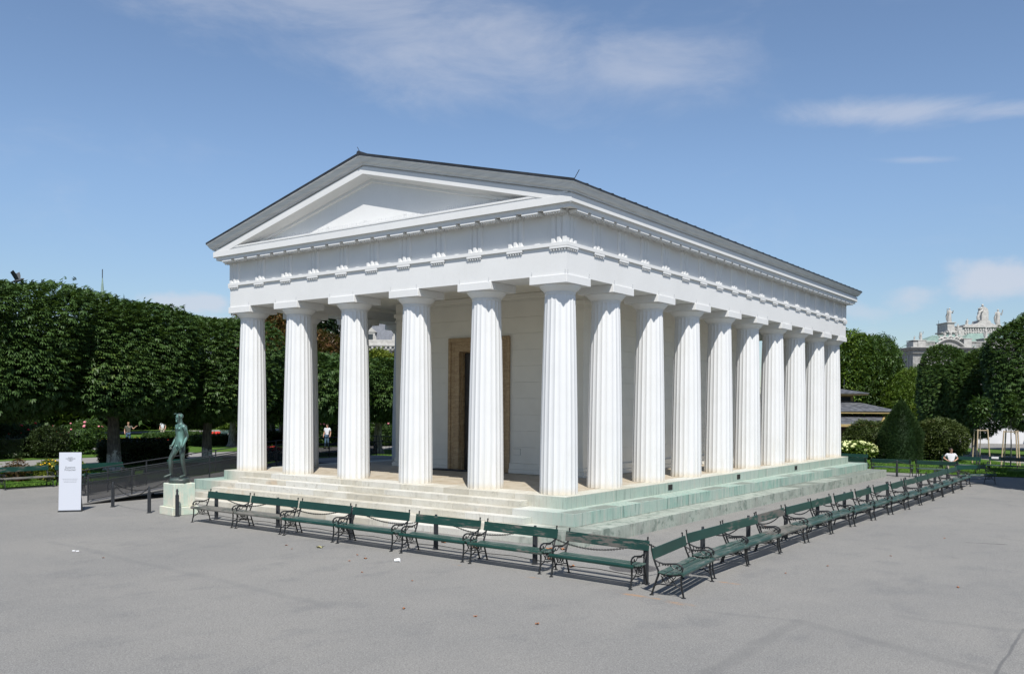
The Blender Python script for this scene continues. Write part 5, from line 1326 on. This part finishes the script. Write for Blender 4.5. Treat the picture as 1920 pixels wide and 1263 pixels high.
    for i, (x, y, lab) in enumerate([(-59.5, 27.5, 'weeping shrub in a white planter beyond the statue, left'), (-55.4, 29.8, 'weeping shrub in a white planter beyond the statue, right')]):
        t = shrub('planter_shrub', lab, 'planter', x, y, (1.1, 1.1, .55), 'broad_light', 900, .2, seed=110+i, z=.85)
        MB().cbox(-.6, .6, -.6, .6, -.85, .05, .03).build('planter_box', MT['render'], t)
    # perennials behind the left bench
    for i, (x, y, m_, lab, n) in enumerate([(-24.3, -3.6, 'broad_light', 'green perennial clump at the left edge behind the bench', 500), (-24.0, -2.6, 'rust', 'dry brown stalks behind the left bench', 300), (-23.6, -1.5, 'yellowgreen', 'yellow flowering clump behind the left bench', 700), (-23.3, -.75, 'yellowgreen', 'second yellow clump right of the left bench', 700)]):
        shrub('perennial', lab, 'plant', x, y, (.45, .45, .42), m_, n, .12, 'leaf', 2, 120+i, flowers=('pet_yellow', 34) if i > 1 else None, fsize=.03, amp=.3)
    # dense background greenery: one far mass each side, nobody could count the crowns
    g = np.random.default_rng(200)
    for nm, x0, x1, y0, y1, n, h in (('far_woods', -120, -84, 0, 60, 16000, 8.5), ('far_woods', -24, 8, 76, 84, 12000, 6.0), ('far_woods', -62, -34, 58, 70, 9000, 7)):
        P = np.stack([g.uniform(x0, x1, n), g.uniform(y0, y1, n), g.random(n)**.7], 1)
        hh = h*(.8+.2*np.sin(P[:, 0]*.55)*np.cos(P[:, 1]*.4)); P[:, 2] = GZ+P[:, 2]*hh
        N = unit(g.normal(size=(n, 3))+np.array([.3, -.6, .5]))
        tag(link(nm, leaves_mesh(nm, P, N, 1.15, 'leaf', g.random(n), MT['broad'], g)), 'mass of dark green trees closing the park', None, None, 'stuff')
    # grass blades on the visible lawn strips
    for nm, pts in (('grass', [(-24.6, -22.02, -8, 9, 26000), (-27, -24.6, -8, 12, 12000)]), ('grass', [(-8, 8.8, 28.2, 31.5, 26000), (-8, 6, 31.5, 40, 14000)])):
        P = np.concatenate([np.stack([g.uniform(a, b, n), g.uniform(c, d, n), np.full(n, GZ+.045)], 1) for a, b, c, d, n in pts])
        n = len(P); a = g.uniform(0, 2*np.pi, n); d = np.stack([np.cos(a), np.sin(a), np.zeros(n)], 1)*.02; l = np.stack([g.normal(0, .03, n), g.normal(0, .03, n), g.uniform(.05, .10, n)], 1)
        V = np.stack([P-d, P+d, P+l], 1).reshape(-1, 3); idx = np.arange(3*n)
        me = bpy.data.meshes.new('grass'); me.vertices.add(3*n); me.vertices.foreach_set('co', V.astype(np.float32).ravel()); me.loops.add(3*n); me.loops.foreach_set('vertex_index', idx.astype(np.int32)); me.polygons.add(n); me.polygons.foreach_set('loop_start', (np.arange(n)*3).astype(np.int32)); me.update(calc_edges=True); me.materials.append(MT['grass'])
        tag(link('grass', me), kind='stuff')
shrubs()

# ------------------------------------------------------------------ background buildings
def figure_mb(b, c, h, arms=.5, seed=0):
    """a draped stone figure, small in the picture, appended to b"""
    r = random.Random(seed); x, y, z = c; k = h/1.8
    b.tube([(x, y, z), (x, y, z+.5*k), (x+.02*k, y, z+1.0*k), (x-.02*k, y, z+1.35*k), (x, y, z+1.5*k), (x, y, z+1.56*k)], [.28*k, .24*k, .20*k, .24*k, .12*k, .07*k], 8)
    b.sphere((x, y, z+1.68*k), .125*k, 8, 6)
    for s in (-1, 1):
        e = (x+s*.34*k, y-.1*k, z+(1.05+arms*.4*r.random())*k); b.tube([(x+s*.2*k, y, z+1.38*k), e, (x+s*(.2+.25*r.random())*k, y-.3*k, z+(1.1+arms*r.random())*k)], [.09*k, .07*k, .05*k], 6)
    b.tube([(x-.1*k, y+.05*k, z+1.4*k), (x-.28*k, y+.12*k, z+.8*k), (x-.25*k, y+.1*k, z+.2*k)], [.1*k, .13*k, .08*k], 6)
def theatre():
    t = thing('theatre_building', 'ornate pale stone building with green copper roof and roof statues behind the right-hand trees', 'building', (-22.1, 142.2, GZ), R(36.6))
    t.scale = (.6, .6, .6)
    st, s2 = MT['bstone'], MT['bstone2']
    # local x to the right, y away; 0,0 at the left front corner. heights above ground
    H = 22.6
    w = MB(); w.box(0, 60, 0, 25, 0, H-.3); w.build('wall', s2, t)
    for i in range(14): MB().cbox(-.12, 0.0, 1+i*1.6, 2.0+i*1.6, 1, H-1.8, .03).build('pilaster', s2, t) if i < 6 else None
    for i in range(9):
        x = 2.2+i*3.3; wn = MB(); wn.cbox(x-.75, x+.75, -.14, 0, 5.5, 9.4, .03); wo = wn.build('window', st, t); MB().box(x-.5, x+.5, -.16, -.141, 5.8, 9.0).build('pane', MT['glass'], wo)
        MB().tube([(x+1.65, -.3, .5), (x+1.65, -.3, H-1.6)], .34, 10).build('column', st, t, 40)
    c = MB(); c.cbox(-.35, 60.2, -.65, 25.2, H-1.5, H-1.1, .05); c.cbox(-.2, 60.2, -.45, 25.2, H-1.1, H-.45, .05); c.cbox(-1.0, 60.6, -1.3, 25.8, H-.45, H-.05, .08); c.cbox(-1.3, 60.8, -1.6, 26, H-.05, H+.22, .08); c.build('cornice', s2, t)
    for q in ((-.1, 1.2, -.3, 4, H+.22, H+1.9), (1.2, 3.4, -.5, 4, H+.22, H+2.05), (14.2, 16.4, -.5, 4, H+.22, H+2.6), (20, 22.2, -.5, 4, H+.22, H+2.7), (22.2, 34, -.2, 4, H+.22, H+2.45)):
        MB().cbox(*q, .05).build('attic_block', st, t)
    for q in ((-.2, 3.6, -.6, 4.1, H+2.05, H+2.25), (14, 16.6, -.6, 4.1, H+2.6, H+2.8), (19.8, 34, -.6, 4.1, H+2.7, H+2.9)): MB().cbox(*q, .03).build('attic_coping', st, t)
    b = MB()
    for x0, x1 in ((3.5, 6.2), (16.5, 19.9)):
        k = x0+.2
        while k < x1: b.tube([(k, -.1, H+.3), (k, -.1, H+.9), (k, -.1, H+1.7)], [.09, .15, .09], 6); k += .38
        b.cbox(x0, x1, -.3, .15, H+1.75, H+2.0, .03); b.cbox(x0, x1, -.3, .15, H+.22, H+.36, .03)
    tag(b.build('balustrade', st, t), kind='stuff')
    # segmental gable
    g = MB(); n = 14; prof = []
    for i in range(n+1):
        q = i/n; prof.append((5.8+8.8*q, H+.25+2.25*math.sin(math.pi*q)**.8))
    inner = [(x*.9+.1*10.2, z-.5) for x, z in reversed(prof)]
    g.prism(prof+[(14.6, H+.22), (5.8, H+.22)], .0, 1.2, 'y'); g.build('gable', s2, t)
    g = MB(); g.tube([(x, -.35, z+.05) for x, z in prof], .26, 6); g.tube([(x, -.15, z-.3) for x, z in prof], .16, 6); g.build('gable_moulding', st, t)
    # green roofs
    r = MB(); r.add([(4, 2, H+1.7), (18, 2, H+1.9), (18, 16, H+1.9), (4, 16, H+1.7), (9.2, 8, H+4.2), (16.6, 8, H+4.6)], [(0, 1, 5, 4), (1, 2, 5), (2, 3, 4, 5), (3, 0, 4)]); r.build('copper_roof', MT['patina'], t)
    r = MB(); r.add([(15.5, 3, H+2.1), (33, 3, H+2.6), (33, 16, H+2.6), (15.5, 16, H+2.1), (20.0, 8, H+4.9), (25, 8, H+5.0)], [(0, 1, 5, 4), (1, 2, 5), (2, 3, 4, 5), (3, 0, 4)]); r.build('copper_roof', MT['patina'], t)
    sm = MB()
    for i in range(11):
        q = i/10; sm.tube([(4.6+13*q, 2.2, H+1.8), (9.3+7.2*q, 7.9, H+4.25+.3*q)], .06, 4)
    tag(sm.build('roof_seams', MT['patina'], t), kind='stuff')
    # upper attic block with frieze
    u = MB(); X = 15.0; Y = 11
    u.cbox(X, X+2.1, Y-.4, Y+6, H+3, H+7.2, .05); u.cbox(X-.6, X+2.8, Y-.9, Y+6.2, H+5.3, H+5.75, .08); u.cbox(X-.3, X+2.5, Y-.6, Y+6.2, H+8.2, H+8.45, .05); u.cbox(X, X+2.1, Y-.3, Y+6, H+7.2, H+8.2, .05)
    u.cbox(X+2.1, X+16, Y, Y+6, H+3, H+6.9, .05); u.cbox(X+4.6, X+16.6, Y-.5, Y+6.4, H+6.9, H+7.3, .06); u.cbox(X+5.2, X+16, Y-.2, Y+6.2, H+7.3, H+7.8, .06)
    u.build('upper_attic', st, t)
    f = MB()
    for k in range(14): f.cbox(X+5.2+k*.75, X+5.62+k*.75, Y-.28, Y-.01, H+6.1, H+6.7, .03); f.sphere((X+5.4+k*.75, Y-.15, H+5.4+.1*(k % 3)), (.26, .15, .42), 6, 5)
    tag(f.build('relief_frieze', st, t), kind='stuff')
    ped = MB(); ped.prism([(X+8.0, H+7.8), (X+14.4, H+7.8), (X+13.2, H+8.4), (X+12.9, H+9.1), (X+9.6, H+9.1), (X+9.4, H+8.4)], Y+.2, Y+4, 'y'); ped.cbox(X+10.7, X+12.8, Y+.8, Y+3.4, H+9.1, H+11.9, .1); ped.build('throne_pedestal', st, t)
    sg = MB(); sg.prism([(X+10.7, H+11.9), (X+12.8, H+11.9), (X+12.6, H+12.6), (X+12.0, H+13.1), (X+11.2, H+13.3), (X+10.6, H+12.6)], Y+1, Y+2.8, 'y')
    sg.tube([(X+11.0, Y+1, H+12.8), (X+10.6, Y+.7, H+12.0), (X+9.8, Y+.3, H+11.6), (X+9.6, Y+.2, H+10.4)], [.5, .5, .4, .3], 8); sg.sphere((X+10.9, Y+.8, H+13.6), (.34, .36, .42), 8, 6)
    sg.tube([(X+10.8, Y+.5, H+12.9), (X+10.0, Y+.2, H+12.5), (X+9.2, Y+.1, H+12.6)], [.24, .18, .12], 6); sg.tube([(X+9.4, Y+.2, H+9.2), (X+9.2, Y+.1, H+10.2), (X+9.7, Y+.2, H+11.0)], [.5, .42, .25], 8); sg.build('seated_statue', st, t, 60)
    for (x, y, z, h, s_) in [(X+1.0, Y+.6, H+8.45, 4.3, 1), (X+15.4, Y+.6, H+7.9, 4.6, 2), (X+6.2, Y+.4, H+7.3, 2.3, 3), (X+3.1, Y-.3, H+5.4, 2.6, 4), (2.4, .4, H+2.25, 2.4, 5), (.6, .4, H+2.25, 1.2, 12), (20.9, .4, H+2.9, 3.1, 6), (9.2, .4, H+2.6, 2.1, 7), (10.9, .4, H+2.75, 2.5, 8), (12.6, .4, H+2.5, 2.2, 9), (8.3, .4, H+2.2, 1.4, 10), (14.0, .4, H+2.2, 1.3, 11), (2.9+X, Y-1.6, H+3.2, 3, 13)]:
        b = MB(); figure_mb(b, (x, y, z), h, .8, s_)
        if s_ in (7, 8, 9, 10, 11): b.tube([(x-1.0, y-.1, z+.1), (x-.3, y-.2, z+.7), (x+.5, y-.1, z+.3), (x+1.1, y, z)], [.2, .34, .3, .15], 7); b.tube([(x-.2, y, z+h*.6), (x-.9, y, z+h*.95), (x-1.1, y, z+h*.8)], [.14, .2, .06], 6)
        b.build('roof_statue', st, t, 60)
    MB().tube([(9.6, 5, H+3.6), (9.6, 5, H+8.3)], .05, 5).build('flagpole', MT['steel'], t)
theatre()
def mansard():
    t = thing('mansard_building', 'grand building with slate mansard roof and pale stone dormers seen between the columns', 'building', (-140.8, 116.4, GZ), R(36.6))
    st = MT['bstone']
    for (X0, X1, H, RH) in ((-14, 8, 17.6, 7), (8.05, 20, 16.2, 5.5), (20.05, 34, 16.4, 7)):
        MB().box(X0, X1, -8 if X0 != 8.05 else -5, 14, 0, H).build('wall', st, t)
        yf = -8 if X0 != 8.05 else -5
        c = MB(); c.cbox(X0-.7, X1+.7, yf-.9, 14.6, H, H+.5, .08); c.cbox(X0-.3, X1+.3, yf-.45, 14.4, H-.9, H-.002, .08); c.cbox(X0, X1, yf-.1, yf+.4, H+.5, H+1.5, .05); cc = c.build('cornice', st, t)
        d = MB(); k = X0+.3
        while k < X1: d.cbox(k, k+.45, yf-.8, yf-.46, H-.55, H-.05, .03); k += 1.0
        tag(d.build('brackets', st, cc), kind='stuff')
        r = MB(); i = 2.0; r.add([(X0+.2, yf+.5, H+.55), (X1-.2, yf+.5, H+.55), (X1-.2, 13, H+.55), (X0+.2, 13, H+.55), (X0+i, yf+.5+i, H+RH), (X1-i, yf+.5+i, H+RH), (X1-i, 13-i, H+RH), (X0+i, 13-i, H+RH)], [(0, 1, 5, 4), (1, 2, 6, 5), (2, 3, 7, 6), (3, 0, 4, 7), (4, 5, 6, 7)]); r.build('mansard_roof', MT['slate'], t)
        e = MB()
        for xx, sg in ((X0+.2, 1), (X1-.2, -1)): e.tube([(xx, yf+.5, H+.55), (xx+sg*i, yf+.5+i, H+RH)], .17, 6)
        e.build('hip_ridge', st, t)
        n = max(2, int((X1-X0)/4.2))
        for q in range(n):
            x = X0+(X1-X0)*(q+.5)/n; b = MB(); b.cbox(x-.95, x+.95, yf+.25, yf+2.2, H+.6, H+3.2, .05); b.prism([(x-1.2, H+3.2), (x+1.2, H+3.2), (x, H+4.3)], yf+.1, yf+2.4, 'y'); b.tube([(x-1.2, yf+.3, H+.6), (x-1.0, yf+.3, H+2.4)], [.3, .16], 6); b.tube([(x+1.2, yf+.3, H+.6), (x+1.0, yf+.3, H+2.4)], [.3, .16], 6)
            b.tube([(x, yf+.6, H+4.2), (x, yf+.6, H+5.3)], [.2, .06], 6)
            do = b.build('dormer', st, t); MB().box(x-.5, x+.5, yf+.22, yf+.249, H+1.0, H+2.8).build('pane', MT['glass'], do)
            w = MB(); w.cbox(x-.9, x+.9, yf-.2, yf-.001, H-5.6, H-1.6, .04); wo = w.build('window', st, t); MB().box(x-.6, x+.6, yf-.23, yf-.201, H-5.2, H-2).build('pane', MT['glass'], wo)
        ch = MB(); x = X1-2.4; ch.cbox(x-.9, x+.9, yf+3, yf+4.2, H+2, H+RH+1.6, .05); ch.cbox(x-1.1, x+1.1, yf+2.8, yf+4.4, H+RH+1.6, H+RH+2, .05); ch.build('chimney', st, t)
        for xx in (X0+.6, X1-.6):
            u = MB(); u.lathe([(.5, 0), (.3, .25), (.35, .5), (.62, 1.1), (.5, 1.5), (.2, 1.7), (.28, 1.9), (.05, 2.4)], 10, (xx, yf+.2, H+1.5)); u.build('urn', st, t, 50)
mansard()
def kiosk():
    t = thing('park_kiosk', 'low timber kiosk with tiered slate roofs and ochre eaves behind the bushes', 'kiosk', (-10.6, 54.3, GZ), R(36.6-8))
    def hip(name, hx, hy, z0, z1, ix, iy, m, par=t):
        b = MB(); vs = [(-hx, -hy, z0), (hx, -hy, z0), (hx, hy, z0), (-hx, hy, z0), (-ix, -iy, z1), (ix, -iy, z1), (ix, iy, z1), (-ix, iy, z1)]
        vs += [(x, y, z-.07) for x, y, z in vs[:4]]
        b.add(vs, [(0, 1, 5, 4), (1, 2, 6, 5), (2, 3, 7, 6), (3, 0, 4, 7), (4, 5, 6, 7), (8, 9, 1, 0), (9, 10, 2, 1), (10, 11, 3, 2), (11, 8, 0, 3), (11, 10, 9, 8)]); return b.build(name, m, par)
    z = 0
    w = MB(); w.box(-4.4, 4.4, -3.4, 3.4, 0, 2.5); w.build('wall', MT['kdark'], t)
    for i in range(28): MB().cbox(-4.38+i*.315, -4.38+i*.315+.295, -3.44, -3.401, .1, 2.45, .006).build('wall_board', MT['kdark'], t)
    for i in range(22): MB().cbox(4.401, 4.44, -3.36+i*.31, -3.36+i*.31+.29, .1, 2.45, .006).build('wall_board', MT['kdark'], t)
    for x in (-2.6, .2, 2.6):
        f = MB(); f.cbox(x-.6, x+.6, -3.48, -3.441, .9, 1.95, .01); fo = f.build('window', MT['kwood'], t); MB().box(x-.5, x+.5, -3.50, -3.481, 1.0, 1.85).build('pane', MT['glass'], fo)
    hip('main_roof', 5.35, 4.3, 3.02, 3.75, 2.6, 1.9, MT['kroof'])
    e = MB(); e.cbox(-5.3, 5.3, -4.25, 4.25, 2.80, 2.945, .01); e.build('eaves', MT['kwood'], t)
    cl = MB(); cl.box(-2.5, 2.5, -1.8, 1.8, 3.6, 4.25); co = cl.build('clerestory', MT['kwood'], t)
    for i in range(4): MB().box(-2.3+i*1.2, -1.3+i*1.2, -1.83, -1.801, 3.78, 4.12).build('pane', MT['glass'], co)
    for i in range(2): MB().box(2.501, 2.53, -1.4+i*1.5, -.5+i*1.5, 3.78, 4.12).build('pane', MT['glass'], co)
    hip('upper_roof', 3.5, 2.7, 4.42, 4.85, 1.4, .3, MT['kroof']); MB().cbox(-3.45, 3.45, -2.65, 2.65, 4.26, 4.345, .01).build('upper_eaves', MT['kwood'], t)
    # lean-to roof in front
    b = MB(); b.add([(-4.9, -5.9, 1.98), (3.4, -5.9, 1.98), (4.4, -3.5, 2.68), (-4.9, -3.5, 2.68), (-4.9, -5.9, 1.91), (3.4, -5.9, 1.91), (4.4, -3.5, 2.61), (-4.9, -3.5, 2.61)], [(0, 1, 2, 3), (4, 7, 6, 5), (0, 4, 5, 1), (1, 5, 6, 2), (2, 6, 7, 3), (3, 7, 4, 0)]); b.build('porch_roof', MT['kroof'], t)
    f = MB(); f.cbox(-4.9, 3.42, -5.96, -5.91, 1.80, 2.0, .008); f.tube([(3.47, -5.93, 1.93), (4.47, -3.52, 2.63)], .085, 4); f.build('fascia', MT['kwood'], t)
    for x in (-3.6, -1.2, 1.2, 3.1): MB().cbox(x-.06, x+.06, -5.8, -5.68, 0, 1.9, .01).build('post', MT['kdark'], t)
    for x, y in ((0, 0), (2.2, .0)): MB().tube([(x, y, 4.6), (x, y, 5.6)], .035, 6).build('vent_pipe', MT['steel'], t)
    l = MB(); l.sphere((4.95, -4.6, 2.15), .19, 10, 7); lo = l.build('lamp_globe', MT['lamp'], t, 60); MB().tube([(4.95, -4.6, 2.32), (4.95, -4.5, 2.6), (4.7, -4.0, 2.7)], .02, 5).build('bracket', MT['steel'], lo)
kiosk()
def misc():
    # low white building far behind on the right
    t = thing('white_building', 'plain white rendered wall of a low building beyond the right-hand trees', 'building', (4, 76, GZ), R(20))
    MB().box(-9, 14, 0, 6, 0, 3.6).build('wall', MT['render'], t); MB().cbox(-9.3, 14.3, -.3, 6.3, 3.6, 3.8, .02).build('roof', MT['slate'], t)
    for i in range(5): MB().cbox(-7+i*4.2, -5.8+i*4.2, -.05, -.001, 1.2, 2.6, .01).build('window', MT['glass'], t)
    # pale far wall on the left behind the garden
    t = thing('garden_kerb', 'pale kerb wall along the far gravel path', 'wall', (-38.3, 6, GZ), R(0))
    # spire far away
    t = thing('church_spire', 'slim distant spire just above the clipped trees', 'spire', (-375, 191, GZ), 0)
    MB().lathe([(2.4, 0), (2.4, 40), (2.9, 40.5), (1.6, 43), (.9, 52), (.2, 60)], 8).build('tower', MT['patina'], t); MB().tube([(0, 0, 59), (0, 0, 64)], .2, 5).build('finial', MT['steel'], t)
    bpy.data.objects.remove(bpy.data.objects['garden_kerb'])
    # bird alighting on the left tree
    t = thing('bird', 'dark bird with raised wings alighting on the top of the leftmost tree', 'bird', (-25.15, -2.1, 7.2), R(40))
    b = MB(); b.tube([(-.24, 0, -.03), (-.12, 0, 0), (.02, 0, .03), (.12, 0, .05), (.17, 0, .09), (.22, 0, .10), (.27, 0, .09)], [.012, .05, .07, .05, .035, .03, .004], 8)
    for s in (-1, 1):
        b.add([(.08, s*.04, .05), (-.08, s*.04, .03), (-.20, s*.20, .33), (-.05, s*.26, .42), (.04, s*.16, .25), (.07, s*.05, .065), (-.08, s*.05, .045), (-.19, s*.215, .335)], [(0, 1, 2, 4), (4, 2, 3), (5, 4, 7, 6), (0, 5, 4), (0, 1, 6, 5), (1, 2, 7, 6)])
    b.add([(-.22, .03, -.03), (-.22, -.03, -.03), (-.42, -.06, -.08), (-.42, .06, -.08), (-.3, 0, -.035)], [(0, 1, 2, 3), (0, 4, 1), (1, 4, 2), (2, 4, 3), (3, 4, 0)])
    b.build('plumage', MT['bird'], t, 40)
    # manhole cover
    t = thing('manhole_cover', 'round dark cast-iron manhole cover behind the corner bench', 'manhole cover', (4.12, -3.55, GZ))
    m = MB(); m.lathe([(.47, -.03), (.47, .004), (.455, .006)], 32); m.build('rim', MT['iron_cover'], t, 30)
    p = MB(); p.lathe([(.43, .0062), (.43, .010), (.02, .0102)], 32)
    for i in range(9):
        y = -.36+.09*i; w = math.sqrt(max(0, .40**2-y*y)); p.box(-w, w, y-.012, y+.012, .0103, .014)
    p.build('lid', MT['iron_cover'], t)
    # litter and leaves
    r = random.Random(9)
    L = thing('paper_cup', 'crumpled white paper cup lying in front of the bench row', 'cup', (-.03, -5.98, GZ+.032), R(35))
    m = MB(); m.lathe([(.028, 0), (.038, .10), (.034, .10), (.025, .006)], 12); m.xf(Matrix.Rotation(R(82), 4, 'Y')); m.build('cup_wall', MT['paper'], L, 40)
    m = MB(); m.lathe([(.042, .0), (.042, .008), (.03, .012)], 12, (0, 0, 0)); m.xf(Matrix.Translation((.104, 0, .0)) @ Matrix.Rotation(R(82), 4, 'Y')); m.build('cup_rim', MT['paper'], L, 40)
    def leaf(label, x, y, s, mt, group='dry leaves scattered on the asphalt', z=GZ, cat='leaf'):
        b = MB(); n = 9; vs = [(0, 0, .006)]
        for i in range(n):
            a = 2*math.pi*i/n; q = s*(1 if i % 2 else .62)*r.uniform(.85, 1.1); vs.append((q*math.cos(a), q*math.sin(a)*.7, .005+.03*s/.08*abs(math.sin(a*1.5))))
        b.add(vs, [(0, i+1, (i+1) % n+1) for i in range(n)]); k = len(vs); b.add([(x_, y_, z_+.002) for x_, y_, z_ in vs], [(0, (i+1) % n+1, i+1) for i in range(n)])
        o = b.build('fallen_leaf', MT[mt]); o.location = (x, y, z); o.rotation_euler = (0, 0, r.uniform(0, 6)); tag(o, label, cat, group)
    leaf('long pale green leaf lying in front of the third bench', -2.55, -5.75, .11, 'leafpale')
    leaf('orange brown leaf alone at the far left of the asphalt', -11.9, -8.6, .09, 'leafdry')
    for x, y in ((1.55, -2.7), (1.8, -2.55), (3.6, -3.1), (-.2, -3.3), (.15, -3.6), (-.9, -3.45), (2.3, -3.75), (3.1, -4.2)):
        leaf('curled orange leaf on the paving between the bench row and the lowest step', x, y, .10, 'leafdry', 'orange leaves between benches and steps')
    for x, y in [(-2.9, -6.25), (-1.2, -5.9), (-.75, -6.1), (-.8, -6.5), (-3.4, -6.0), (.3, -7.2), (1.6, -7.2), (3.0, -8.9), (4.2, -8.6), (-5.0, -9.4), (6.7, -2.2), (7.8, 1.2), (7.1, -.9), (5.0, -1.9), (4.3, 1.9), (3.9, 4.2), (4.4, .4), (8.2, 4.8), (9.6, -1.6), (5.2, -8.4)]:
        leaf('small dry brown leaf on the open asphalt', x, y, r.uniform(.03, .055), 'leafdry')
    for i, (x, y) in enumerate(((-6.3, -9.35), (-6.2, -9.32))):
        m = MB(); m.cbox(-.03, .03, -.02, .02, .002, .02, .004); o = m.build('paper_scrap', MT['paper']); o.location = (x, y, GZ); o.rotation_euler = (0, 0, i+.3); tag(o, ('white paper scrap on the open asphalt, left of two', 'white paper scrap on the open asphalt, right of two')[i], 'litter', 'paper scraps')
misc()
